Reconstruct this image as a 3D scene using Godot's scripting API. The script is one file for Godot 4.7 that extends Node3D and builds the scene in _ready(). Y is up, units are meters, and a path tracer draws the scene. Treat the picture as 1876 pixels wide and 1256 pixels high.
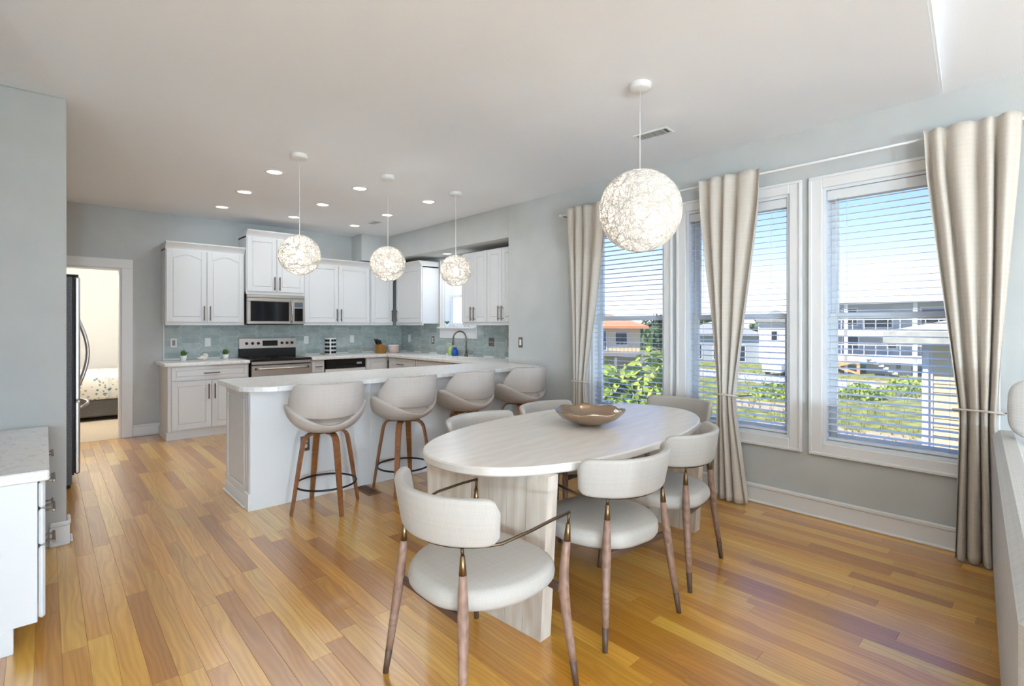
extends Node3D
# Dining area and kitchen. x runs towards the window wall, -z towards the kitchen, y up, metres.

const WX := 4.04        # inner face of the window wall
const CH := 2.77        # ceiling height
const BZ := -7.70       # kitchen back wall
const NX := 4.50        # back of the kitchen niche
const NZ := -4.46       # where the dining wall ends and the niche starts
var M := {}
var T := {}
var taken := {}
var rng := RandomNumberGenerator.new()

# ---------------------------------------------------------------- mesh helpers
func st(smooth := false) -> SurfaceTool:
	var s := SurfaceTool.new()
	s.begin(Mesh.PRIMITIVE_TRIANGLES)
	s.set_smooth_group(0 if smooth else -1)
	return s

func face(s: SurfaceTool, pts: Array, inside: Vector3) -> void:
	var n: Vector3 = (pts[1] - pts[0]).cross(pts[2] - pts[0])
	var flip: bool = n.dot(pts[0] - inside) > 0.0
	for i in range(1, pts.size() - 1):
		s.add_vertex(pts[0])
		if flip:
			s.add_vertex(pts[i + 1]); s.add_vertex(pts[i])
		else:
			s.add_vertex(pts[i]); s.add_vertex(pts[i + 1])

func bx(s: SurfaceTool, a: Vector3, b: Vector3, e := 0.003, xf := Transform3D.IDENTITY) -> SurfaceTool:
	var lo := Vector3(minf(a.x, b.x), minf(a.y, b.y), minf(a.z, b.z))
	var hi := Vector3(maxf(a.x, b.x), maxf(a.y, b.y), maxf(a.z, b.z))
	var d := hi - lo
	e = minf(e, 0.45 * minf(d.x, minf(d.y, d.z)))
	var c := (lo + hi) / 2.0
	var h := d / 2.0
	var cc := xf * c
	var v := func(sg: Array, ax: int) -> Vector3:
		var p := Vector3.ZERO
		for k in 3:
			p[k] = sg[k] * (h[k] if k == ax else h[k] - e)
		return xf * (c + p)
	for ax in 3:
		var i := (ax + 1) % 3
		var j := (ax + 2) % 3
		for sg in [-1, 1]:
			var q := []
			for t in [[-1, -1], [1, -1], [1, 1], [-1, 1]]:
				var k := [0, 0, 0]
				k[ax] = sg; k[i] = t[0]; k[j] = t[1]
				q.append(v.call(k, ax))
			face(s, q, cc)
			if e > 0.0:
				for sh in [-1, 1]:
					var k1 := [0, 0, 0]
					k1[ax] = sg; k1[i] = sh; k1[j] = -1
					var k2 := k1.duplicate()
					k2[j] = 1
					face(s, [v.call(k1, ax), v.call(k2, ax), v.call(k2, i), v.call(k1, i)], cc)
	if e > 0.0:
		for x in [-1, 1]:
			for y in [-1, 1]:
				for z in [-1, 1]:
					face(s, [v.call([x, y, z], 0), v.call([x, y, z], 1), v.call([x, y, z], 2)], cc)
	return s

func grid(s: SurfaceTool, rows: Array, wrap := false, flip := false) -> SurfaceTool:
	for i in rows.size() - 1:
		var a: Array = rows[i]
		var b: Array = rows[i + 1]
		var n := a.size()
		for j in (n if wrap else n - 1):
			var k := (j + 1) % n
			var q := [a[j], a[k], b[k], b[j]]
			if flip:
				q.reverse()
			s.add_vertex(q[0]); s.add_vertex(q[1]); s.add_vertex(q[2])
			s.add_vertex(q[0]); s.add_vertex(q[2]); s.add_vertex(q[3])
	return s

func cap(s: SurfaceTool, ring: Array, inside: Vector3) -> void:
	var c := Vector3.ZERO
	for p in ring:
		c += p
	c /= ring.size()
	for i in ring.size():
		face(s, [c, ring[i], ring[(i + 1) % ring.size()]], inside)

func tube(s: SurfaceTool, path: Array, rad, n := 8, closed := false) -> SurfaceTool:
	var rows := []
	var up := Vector3.ZERO
	var m := path.size()
	for i in m:
		var p0: Vector3 = path[(i - 1 + m) % m] if closed else path[maxi(i - 1, 0)]
		var p1: Vector3 = path[(i + 1) % m] if closed else path[mini(i + 1, m - 1)]
		var t := (p1 - p0).normalized()
		if up == Vector3.ZERO:
			up = Vector3.UP if absf(t.y) < 0.9 else Vector3.RIGHT
		up = (up - t * up.dot(t)).normalized()
		var sd := t.cross(up)
		var r: float = rad[i] if rad is Array else rad
		var row := []
		for k in n:
			var a := TAU * k / n
			row.append(path[i] + (up * cos(a) + sd * sin(a)) * r)
		rows.append(row)
	if closed:
		rows.append(rows[0])
	grid(s, rows, true, true)
	if not closed:
		cap(s, rows[0], path[1])
		cap(s, rows[-1], path[-2])
	return s

func strip(s: SurfaceTool, path: Array, w, t, side: Vector3) -> SurfaceTool:
	# a flat bar bent along a path; side is the direction of its width
	var rows := []
	for i in path.size():
		var d: Vector3 = (path[mini(i + 1, path.size() - 1)] - path[maxi(i - 1, 0)]).normalized()
		var nn := d.cross(side).normalized()
		var ww: float = (w[i] if w is Array else w) / 2.0
		var tt: float = (t[i] if t is Array else t) / 2.0
		var p: Vector3 = path[i]
		rows.append([p - side * ww - nn * tt, p + side * ww - nn * tt, p + side * ww + nn * tt, p - side * ww + nn * tt])
	for i in rows.size() - 1:
		var mid: Vector3 = (path[i] + path[i + 1]) / 2.0
		for k in 4:
			var l := (k + 1) % 4
			face(s, [rows[i][k], rows[i][l], rows[i + 1][l], rows[i + 1][k]], mid)
	cap(s, rows[0], path[1])
	cap(s, rows[-1], path[-2])
	return s

func lathe(s: SurfaceTool, prof: Array, n := 32, at := Vector3.ZERO) -> SurfaceTool:
	var rows := []
	for p in prof:
		var row := []
		for k in n:
			var a := TAU * k / n
			row.append(at + Vector3(p.x * cos(a), p.y, p.x * sin(a)))
		rows.append(row)
	return grid(s, rows, true, false)

func prism(s: SurfaceTool, poly: PackedVector2Array, y0: float, y1: float, e := 0.004, xf := Transform3D.IDENTITY) -> SurfaceTool:
	# poly in (x, z); both rims chamfered by e
	var n := poly.size()
	if Geometry2D.is_polygon_clockwise(poly):
		poly.reverse()
	var ins := PackedVector2Array()
	for i in n:
		var a := (poly[i] - poly[(i - 1 + n) % n]).normalized()
		var b := (poly[(i + 1) % n] - poly[i]).normalized()
		var na := Vector2(-a.y, a.x)
		var nb := Vector2(-b.y, b.x)
		var m := (na + nb).normalized()
		ins.append(poly[i] + m * e / maxf(0.4, m.dot(na)))
	var lev := [[ins, y0], [poly, y0 + e], [poly, y1 - e], [ins, y1]]
	for l in 3:
		for i in n:
			var k := (i + 1) % n
			var a: Vector2 = lev[l][0][i]
			var b: Vector2 = lev[l][0][k]
			var c: Vector2 = lev[l + 1][0][k]
			var d: Vector2 = lev[l + 1][0][i]
			var mid := (poly[i] + poly[k]) / 2.0
			var dir := (poly[k] - poly[i]).normalized()
			var inn := mid + Vector2(-dir.y, dir.x) * (0.01 + e * 2.0)
			face(s, [xf * Vector3(a.x, lev[l][1], a.y), xf * Vector3(b.x, lev[l][1], b.y), xf * Vector3(c.x, lev[l + 1][1], c.y), xf * Vector3(d.x, lev[l + 1][1], d.y)], xf * Vector3(inn.x, (y0 + y1) / 2.0, inn.y))
	var tr := Geometry2D.triangulate_polygon(ins)
	for i in range(0, tr.size(), 3):
		for y in [y0, y1]:
			var q := []
			for k in 3:
				q.append(xf * Vector3(ins[tr[i + k]].x, y, ins[tr[i + k]].y))
			face(s, q, xf * Vector3(ins[tr[i]].x, (y0 + y1) / 2.0, ins[tr[i]].y))
	return s

func rrect(a: Vector2, b: Vector2, radii: Array, n := 6) -> PackedVector2Array:
	# rounded rectangle, radii for corners (a.x,a.y) (b.x,a.y) (b.x,b.y) (a.x,b.y)
	var out := PackedVector2Array()
	var cs := [Vector2(a.x, a.y), Vector2(b.x, a.y), Vector2(b.x, b.y), Vector2(a.x, b.y)]
	var dx := [1, -1, -1, 1]
	var dy := [1, 1, -1, -1]
	for i in 4:
		var r: float = radii[i]
		if r <= 0.0:
			out.append(cs[i])
			continue
		var c: Vector2 = cs[i] + Vector2(dx[i], dy[i]) * r
		var a0: float = [PI, PI * 1.5, 0.0, PI * 0.5][i]
		for k in n + 1:
			var t := a0 + PI / 2.0 * k / n
			out.append(c + Vector2(cos(t), sin(t)) * r)
	return out

# ---------------------------------------------------------------- scene helpers
func numbered(called: String) -> String:
	var k: int = taken.get(called, 0)
	taken[called] = k + 1
	return called if k == 0 else "%s_%03d" % [called, k]

func tag(o: Node, label: String, category: String, group := "") -> void:
	o.set_meta("label", label)
	o.set_meta("category", category)
	if group != "":
		o.set_meta("group", group)

func thing(called: String, label: String, category: String, at := Vector3.ZERO, turn := 0.0, group := "") -> Node3D:
	var o := Node3D.new()
	o.name = numbered(called)
	add_child(o)
	o.position = at
	o.rotation.y = turn
	tag(o, label, category, group)
	return o

func mi(mesh: Mesh, called: String, m: Material, parent: Node) -> MeshInstance3D:
	var o := MeshInstance3D.new()
	o.mesh = mesh
	if m:
		o.material_override = m
	o.name = called
	parent.add_child(o, true)
	return o

func obj(s: SurfaceTool, called: String, m: Material, parent: Node) -> MeshInstance3D:
	s.generate_normals()
	return mi(s.commit(), called, m, parent)

func struct(s: SurfaceTool, called: String, m: Material) -> MeshInstance3D:
	var o := obj(s, called, m, self)
	o.set_meta("kind", "structure")
	return o

func structure(called: String) -> Node3D:
	var o := Node3D.new()
	o.name = called
	add_child(o)
	o.set_meta("kind", "structure")
	return o

func boxpart(parent: Node, called: String, a: Vector3, b: Vector3, m: Material, e := 0.003) -> MeshInstance3D:
	return obj(bx(st(), a, b, e), called, m, parent)

func copy(o: Node3D, label: String, at: Vector3, turn: float) -> Node3D:
	var c: Node3D = o.duplicate()
	c.name = numbered(o.get_meta("called"))
	add_child(c)
	c.position = at
	c.rotation.y = turn
	c.set_meta("label", label)
	return c

# ---------------------------------------------------------------- materials
func mat(c: Color, rough := 0.5, metal := 0.0, tex = null, scale := 1.0) -> StandardMaterial3D:
	var m := StandardMaterial3D.new()
	m.albedo_color = c
	m.roughness = rough
	m.metallic = metal
	if tex:
		m.albedo_texture = tex
		m.uv1_triplanar = true
		m.uv1_scale = Vector3.ONE * scale
	return m

func noise(freq: float, sd: int, oct := 3) -> FastNoiseLite:
	var n := FastNoiseLite.new()
	n.seed = sd
	n.frequency = freq
	n.fractal_octaves = oct
	n.noise_type = FastNoiseLite.TYPE_SIMPLEX_SMOOTH
	return n

func to_tex(im: Image) -> ImageTexture:
	im.generate_mipmaps()
	return ImageTexture.create_from_image(im)

func grain(w: int, h: int, dark: Color, light: Color, sd: int, along_v := false, fine := 1.0, knots := 0.0, wave := 26.0) -> ImageTexture:
	var n1 := noise(0.004, sd, 3)
	var n2 := noise(0.02, sd + 1, 2)
	var n3 := noise(0.01, sd + 2, 2)
	var im := Image.create(h if along_v else w, w if along_v else h, false, Image.FORMAT_RGB8)
	for y in h:
		for x in w:
			var warp := n3.get_noise_2d(x * 0.35, y * 1.2) * wave
			var a := n1.get_noise_2d(x * 0.3, (y + warp) * 9.0) * 0.5 + 0.5
			var b := n2.get_noise_2d(x * 0.12 * fine, y * 14.0) * 0.5 + 0.5
			var ring := 0.5 + 0.5 * sin((y + warp * 1.6) * 0.32 + n1.get_noise_2d(x * 0.5, y) * 7.0)
			var t := clampf(a * 0.5 + b * 0.28 + ring * 0.25, 0.0, 1.0)
			var kn := n3.get_noise_2d(x * 1.4 + 900.0, y * 2.2)
			if knots > 0.0 and kn > 0.52:
				t *= 1.0 - knots * (kn - 0.52) * 4.0
			var c := dark.lerp(light, t)
			if along_v:
				im.set_pixel(y, x, c)
			else:
				im.set_pixel(x, y, c)
	return to_tex(im)

func mottle(sz: int, a: Color, b: Color, freq: float, sd: int, oct := 4) -> ImageTexture:
	var n := noise(freq, sd, oct)
	var im := n.get_seamless_image(sz, sz)
	var out := Image.create(sz, sz, false, Image.FORMAT_RGB8)
	for y in sz:
		for x in sz:
			out.set_pixel(x, y, a.lerp(b, im.get_pixel(x, y).r))
	return to_tex(out)

func weave(sz: int, a: Color, b: Color, sd: int) -> ImageTexture:
	var r := RandomNumberGenerator.new()
	r.seed = sd
	var rowv := []
	var colv := []
	for i in sz:
		rowv.append(r.randf())
		colv.append(r.randf())
	var im := Image.create(sz, sz, false, Image.FORMAT_RGB8)
	for y in sz:
		for x in sz:
			var over: bool = (x / 2 + y / 2) % 2 == 0
			var t: float = (rowv[y / 2] if over else colv[x / 2]) * 0.6 + r.randf() * 0.4
			im.set_pixel(x, y, a.lerp(b, t))
	return to_tex(im)

func bump(freq: float, sd: int, strength := 4.0, sz := 256) -> ImageTexture:
	var im := noise(freq, sd, 3).get_seamless_image(sz, sz)
	im.convert(Image.FORMAT_RGBA8)
	im.bump_map_to_normal_map(strength)
	return to_tex(im)

func quartz(sz: int) -> ImageTexture:
	var n := noise(0.012, 41, 4)
	var n2 := noise(0.05, 42, 3)
	var im := Image.create(sz, sz, false, Image.FORMAT_RGB8)
	for y in sz:
		for x in sz:
			var v := 1.0 - absf(n.get_noise_2d(x, y)) * 14.0
			var t := clampf(v, 0.0, 1.0) * 0.45 + 0.1 * (n2.get_noise_2d(x, y) * 0.5 + 0.5)
			im.set_pixel(x, y, Color(1, 1, 1).lerp(Color(0.80, 0.79, 0.78), t))
	return to_tex(im)

func floral(w: int, h: int) -> ImageTexture:
	var r := RandomNumberGenerator.new()
	r.seed = 5
	var im := Image.create(w, h, false, Image.FORMAT_RGB8)
	im.fill(Color(0.95, 0.93, 0.89))
	var cols := [Color(0.24, 0.55, 0.58), Color(0.16, 0.25, 0.45), Color(0.45, 0.62, 0.45), Color(0.72, 0.66, 0.52), Color(0.35, 0.62, 0.68)]
	for k in 120:
		var cx := r.randi_range(0, w - 1)
		var cy := r.randi_range(0, h - 1)
		var col: Color = cols[r.randi() % cols.size()]
		var petals := r.randi_range(4, 6)
		var rad := r.randf_range(6.0, 15.0)
		var ph := r.randf() * TAU
		for dy in range(-16, 17):
			for dx in range(-16, 17):
				var d := sqrt(float(dx * dx + dy * dy))
				var a := atan2(dy, dx) + ph
				if d < rad * (0.45 + 0.55 * absf(cos(a * petals / 2.0))):
					im.set_pixel(posmod(cx + dx, w), posmod(cy + dy, h), col.lerp(Color(0.1, 0.14, 0.3), 0.7) if d < rad * 0.22 else col)
	return to_tex(im)

func make_materials() -> void:
	T.oak = grain(1024, 256, Color(0.80, 0.72, 0.60), Color(1, 1, 1), 11, false, 0.8, 0.3, 13.0)
	T.pale_u = grain(768, 256, Color(0.92, 0.905, 0.885), Color(1, 1, 1), 21, false, 0.5, 0.1, 2.5)
	T.pale_v = grain(768, 256, Color(0.80, 0.75, 0.70), Color(1, 1, 1), 22, true, 0.8, 0.35, 8.0)
	T.walnut_v = grain(512, 128, Color(0.55, 0.5, 0.46), Color(1, 1, 1), 31, true)
	T.linen = weave(256, Color(0.86, 0.85, 0.83), Color(1, 1, 1), 3)
	T.heather = weave(256, Color(0.72, 0.71, 0.69), Color(1, 1, 1), 4)
	T.quartz = quartz(512)
	T.floral = floral(512, 512)
	T.paint = mottle(256, Color(0.97, 0.97, 0.97), Color(1, 1, 1), 0.02, 8)
	T.soft_bump = bump(0.08, 61, 2.0)
	T.tile = mottle(256, Color(0.86, 0.88, 0.88), Color(1, 1, 1), 0.015, 71)
	T.grass = mottle(512, Color(0.42, 0.46, 0.30), Color(1.0, 0.96, 0.70), 0.02, 81, 5)
	T.leaf = mottle(128, Color(0.65, 0.7, 0.5), Color(1, 1, 1), 0.03, 83)
	T.comb = mottle(128, Color(0.8, 0.8, 0.8), Color(1, 1, 1), 0.06, 85)

	M.wall = mat(Color(0.790, 0.798, 0.790), 0.85, 0.0, T.paint, 0.5)
	M.ceiling = mat(Color(0.965, 0.975, 0.99), 0.9)
	M.trim = mat(Color(0.92, 0.915, 0.91), 0.4)
	M.cab = mat(Color(0.89, 0.89, 0.89), 0.38)
	M.quartz = mat(Color(0.97, 0.96, 0.95), 0.28, 0.0, T.quartz, 0.9)
	M.floor = StandardMaterial3D.new()
	M.floor.albedo_color = Color(1, 1, 1)
	M.floor.vertex_color_use_as_albedo = true
	M.floor.albedo_texture = T.oak
	M.floor.roughness = 0.28
	M.floor.metallic_specular = 1.0
	M.floor.clearcoat_enabled = true
	M.floor.clearcoat = 1.0
	M.floor.clearcoat_roughness = 0.24
	M.subfloor = mat(Color(0.50, 0.35, 0.18), 0.7)
	M.table = mat(Color(0.93, 0.91, 0.885), 0.29, 0.0, T.pale_u, 0.9)
	M.table_v = mat(Color(0.92, 0.89, 0.85), 0.5, 0.0, T.pale_v, 0.9)
	M.chair_wood = mat(Color(0.74, 0.61, 0.54), 0.5, 0.0, T.walnut_v, 3.0)
	M.chair_dark = mat(Color(0.36, 0.27, 0.22), 0.45)
	M.boucle = mat(Color(0.79, 0.77, 0.745), 0.95, 0.0, T.linen, 9.0)
	M.boucle.rim_enabled = true
	M.boucle.rim = 0.3
	M.stool_fab = mat(Color(0.85, 0.815, 0.79), 0.9, 0.0, T.linen, 9.0)
	M.brass = mat(Color(0.55, 0.46, 0.34), 0.35, 1.0)
	M.rail = mat(Color(0.42, 0.36, 0.29), 0.4, 1.0)
	M.walnut = mat(Color(0.70, 0.46, 0.26), 0.4, 0.0, T.walnut_v, 3.0)
	M.black = mat(Color(0.05, 0.05, 0.055), 0.4)
	M.blackgloss = mat(Color(0.02, 0.025, 0.03), 0.08)
	M.steel = mat(Color(0.78, 0.76, 0.74), 0.3, 1.0)
	M.chrome = mat(Color(0.80, 0.79, 0.78), 0.16, 1.0)
	M.nickel = mat(Color(0.50, 0.46, 0.42), 0.35, 1.0)
	M.fridge_side = mat(Color(0.50, 0.52, 0.56), 0.5, 0.2, T.comb, 6.0)
	M.grout = mat(Color(0.89, 0.91, 0.90), 0.7)
	M.tiles = []
	for c in [Color(0.73, 0.765, 0.75), Color(0.70, 0.74, 0.73), Color(0.76, 0.79, 0.775), Color(0.675, 0.72, 0.71), Color(0.715, 0.75, 0.73)]:
		var t := mat(c, 0.28, 0.0, T.tile, 2.0)
		M.tiles.append(t)
	M.curtain = mat(Color(0.92, 0.885, 0.845), 0.9, 0.0, T.linen, 8.0)
	M.curtain.backlight_enabled = true
	M.curtain.backlight = Color(0.25, 0.24, 0.22)
	M.slat = mat(Color(0.93, 0.935, 0.94), 0.5)
	M.slat.backlight_enabled = true
	M.slat.backlight = Color(0.45, 0.45, 0.45)
	M.vinyl = mat(Color(0.90, 0.915, 0.93), 0.4)
	M.glass = mat(Color(0.95, 0.98, 1.0, 0.06), 0.02)
	M.glass.transparency = BaseMaterial3D.TRANSPARENCY_ALPHA
	M.string = mat(Color(0.95, 0.93, 0.90), 0.8)
	M.string.backlight_enabled = true
	M.string.backlight = Color(0.9, 0.9, 0.9)
	M.bulb = mat(Color(1, 0.95, 0.88), 0.5)
	M.bulb.emission_enabled = true
	M.bulb.emission = Color(1.0, 0.93, 0.84)
	M.bulb.emission_energy_multiplier = 6.0
	M.globe = mat(Color(1, 1, 1), 0.5)
	M.globe.emission_enabled = true
	M.globe.emission = Color(0.85, 0.94, 1.0)
	M.globe.emission_energy_multiplier = 2.0
	M.lens = mat(Color(1, 1, 1), 0.5)
	M.lens.emission_enabled = true
	M.lens.emission = Color(1.0, 0.97, 0.93)
	M.lens.emission_energy_multiplier = 2.5
	M.white = mat(Color(0.93, 0.93, 0.92), 0.45)
	M.plate = mat(Color(0.50, 0.47, 0.45), 0.4, 0.6)
	M.vent = mat(Color(0.72, 0.72, 0.72), 0.6)
	M.dark = mat(Color(0.10, 0.09, 0.08), 0.8)
	M.bowl = mat(Color(0.72, 0.63, 0.54), 0.14, 0.85)
	M.sofa = mat(Color(0.88, 0.875, 0.865), 0.95, 0.0, T.heather, 10.0)
	M.sofa_side = M.sofa
	M.cushion_white = mat(Color(0.92, 0.91, 0.90), 0.9, 0.0, T.linen, 4.0)
	M.cushion_pattern = mat(Color(0.70, 0.62, 0.56), 0.9, 0.0, T.comb, 5.0)
	M.greenleaf = mat(Color(0.36, 0.56, 0.20), 0.6, 0.0, T.leaf, 8.0)
	M.pink = mat(Color(0.90, 0.80, 0.77), 0.5)
	M.knifewood = mat(Color(0.80, 0.58, 0.26), 0.5, 0.0, T.walnut_v, 4.0)
	M.shell = mat(Color(0.93, 0.90, 0.86), 0.4)
	M.soap_green = mat(Color(0.72, 0.82, 0.42), 0.2)
	M.soap_blue = mat(Color(0.15, 0.33, 0.68), 0.25)
	M.oakvent = mat(Color(0.50, 0.34, 0.19), 0.5)
	M.carpet = mat(Color(0.82, 0.75, 0.65), 0.95, 0.0, T.comb, 6.0)
	M.bedroom = mat(Color(0.93, 0.92, 0.90), 0.9)
	M.bedding = mat(Color(1, 1, 1), 0.9, 0.0, T.floral, 1.5)
	M.bedbase = mat(Color(0.42, 0.40, 0.37), 0.9, 0.0, T.comb, 5.0)
	# outdoors
	M.grass = mat(Color(0.66, 0.68, 0.38), 0.95, 0.0, T.grass, 0.12)
	M.sand = mat(Color(0.72, 0.65, 0.52), 0.95, 0.0, T.comb, 0.8)
	M.road = mat(Color(0.72, 0.70, 0.67), 0.9, 0.0, T.comb, 0.3)
	M.bush = mat(Color(0.70, 0.76, 0.30), 0.8, 0.0, T.leaf, 1.0)
	M.tuft = mat(Color(0.72, 0.69, 0.38), 0.9, 0.0, T.leaf, 1.0)
	M.tree = mat(Color(0.36, 0.45, 0.30), 0.85, 0.0, T.leaf, 0.5)
	M.cream = mat(Color(0.82, 0.75, 0.58), 0.7)
	M.housewhite = mat(Color(0.80, 0.80, 0.80), 0.7)
	M.housegrey = mat(Color(0.58, 0.61, 0.64), 0.7)
	M.housedark = mat(Color(0.36, 0.39, 0.42), 0.6)
	M.orange = mat(Color(0.80, 0.50, 0.33), 0.8)
	M.shingle = mat(Color(0.60, 0.61, 0.60), 0.9, 0.0, T.comb, 0.6)
	M.paleroof = mat(Color(0.70, 0.70, 0.66), 0.9, 0.0, T.comb, 0.6)
	M.lumber = mat(Color(0.78, 0.60, 0.38), 0.8)
	M.greywood = mat(Color(0.50, 0.48, 0.46), 0.9)
	M.winglass = mat(Color(0.12, 0.15, 0.18), 0.1)
	M.car = mat(Color(0.85, 0.86, 0.87), 0.25, 0.3)
	M.bluetarp = mat(Color(0.25, 0.33, 0.62), 0.7)

# ---------------------------------------------------------------- main
func _ready() -> void:
	rng.seed = 20
	# camera, sky, sun, exposure
	var cam := Camera3D.new()
	cam.name = "camera"
	add_child(cam)
	cam.position = Vector3(0, 1.36, 0)
	cam.rotation.y = -0.7428
	cam.near = 0.05
	cam.far = 400.0
	cam.projection = Camera3D.PROJECTION_FRUSTUM
	cam.size = 2.0 * 628.0 / 932.35 * cam.near
	cam.frustum_offset = Vector2(0, -32.5 / 932.35 * cam.near)
	cam.current = true
	var we := WorldEnvironment.new()
	we.name = "world"
	var env := Environment.new()
	env.background_mode = Environment.BG_SKY
	var sky := Sky.new()
	var sm := ProceduralSkyMaterial.new()
	sm.sky_top_color = Color(0.30, 0.57, 0.95)
	sm.sky_horizon_color = Color(0.97, 0.98, 1.0)
	sm.sky_curve = 0.085
	sm.ground_bottom_color = Color(0.45, 0.44, 0.36)
	sm.ground_horizon_color = Color(0.75, 0.76, 0.74)
	sm.sky_energy_multiplier = 1.0
	sky.sky_material = sm
	env.sky = sky
	env.background_energy_multiplier = 1.42
	env.tonemap_mode = Environment.TONE_MAPPER_LINEAR
	env.tonemap_exposure = 1.62
	env.sdfgi_enabled = true
	env.ssao_enabled = true
	env.ssil_enabled = true
	we.environment = env
	add_child(we)
	var sun := DirectionalLight3D.new()
	sun.name = "sun"
	add_child(sun)
	sun.look_at_from_position(Vector3.ZERO, Vector3(0.62, -0.75, 0.22))
	sun.light_energy = 2.2
	sun.light_color = Color(1.0, 0.96, 0.88)
	sun.light_angular_distance = 0.6
	sun.shadow_enabled = true
	sun.sky_mode = DirectionalLight3D.SKY_MODE_LIGHT_ONLY
	make_materials()
	build_shell()
	build_floor()
	build_windows()
	build_lights()
	build_kitchen()
	build_appliances()
	build_small_kitchen()
	build_dining()
	build_stools()
	build_curtains()
	build_left()
	build_sofa()
	build_bedroom()
	build_outside()

# ---------------------------------------------------------------- shell
const FRONT := Transform3D(Vector3(1, 0, 0), Vector3(0, 0, 1), Vector3(0, 1, 0), Vector3.ZERO)  # prism polygon in (x, y), thickness towards +z

func hexa(s: SurfaceTool, p: Array) -> SurfaceTool:
	# eight points: bottom ring 0-3, top ring 4-7
	var c := Vector3.ZERO
	for q in p:
		c += q / 8.0
	for f in [[0, 1, 2, 3], [4, 5, 6, 7], [0, 1, 5, 4], [1, 2, 6, 5], [2, 3, 7, 6], [3, 0, 4, 7]]:
		face(s, [p[f[0]], p[f[1]], p[f[2]], p[f[3]]], c)
	return s

func holed(s: SurfaceTool, along_z: bool, f0: float, f1: float, a: float, b: float, h: float, holes: Array) -> SurfaceTool:
	# wall between two faces f0 and f1, running from a to b, with openings [from, to, sill, head]
	var p := func(u: float, y: float, f: float) -> Vector3: return Vector3(f, y, u) if along_z else Vector3(u, y, f)
	var at := a
	for o in holes:
		if o[0] > at:
			bx(s, p.call(at, 0.0, f0), p.call(o[0], h, f1), 0.0)
		if o[2] > 0.0:
			bx(s, p.call(o[0], 0.0, f0), p.call(o[1], o[2], f1), 0.0)
		bx(s, p.call(o[0], o[3], f0), p.call(o[1], h, f1), 0.0)
		at = o[1]
	bx(s, p.call(at, 0.0, f0), p.call(b, h, f1), 0.0)
	return s

const WINDOWS := [[-3.225, -2.405], [-2.195, -1.375], [-1.16, -0.34]]
const SILL := 0.53
const HEAD := 2.325
const LIVING := [[1.2, 2.05], [2.2, 3.05], [3.2, 4.05]]
const FRONTW := [[-3.4, -1.15], [-0.95, 1.3], [1.5, 3.75]]
const KW := [-6.43, -5.71, 1.33, 2.28]

func edge_z(x: float) -> float:
	return -0.52 + 0.092 * (4.04 - x)

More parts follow.
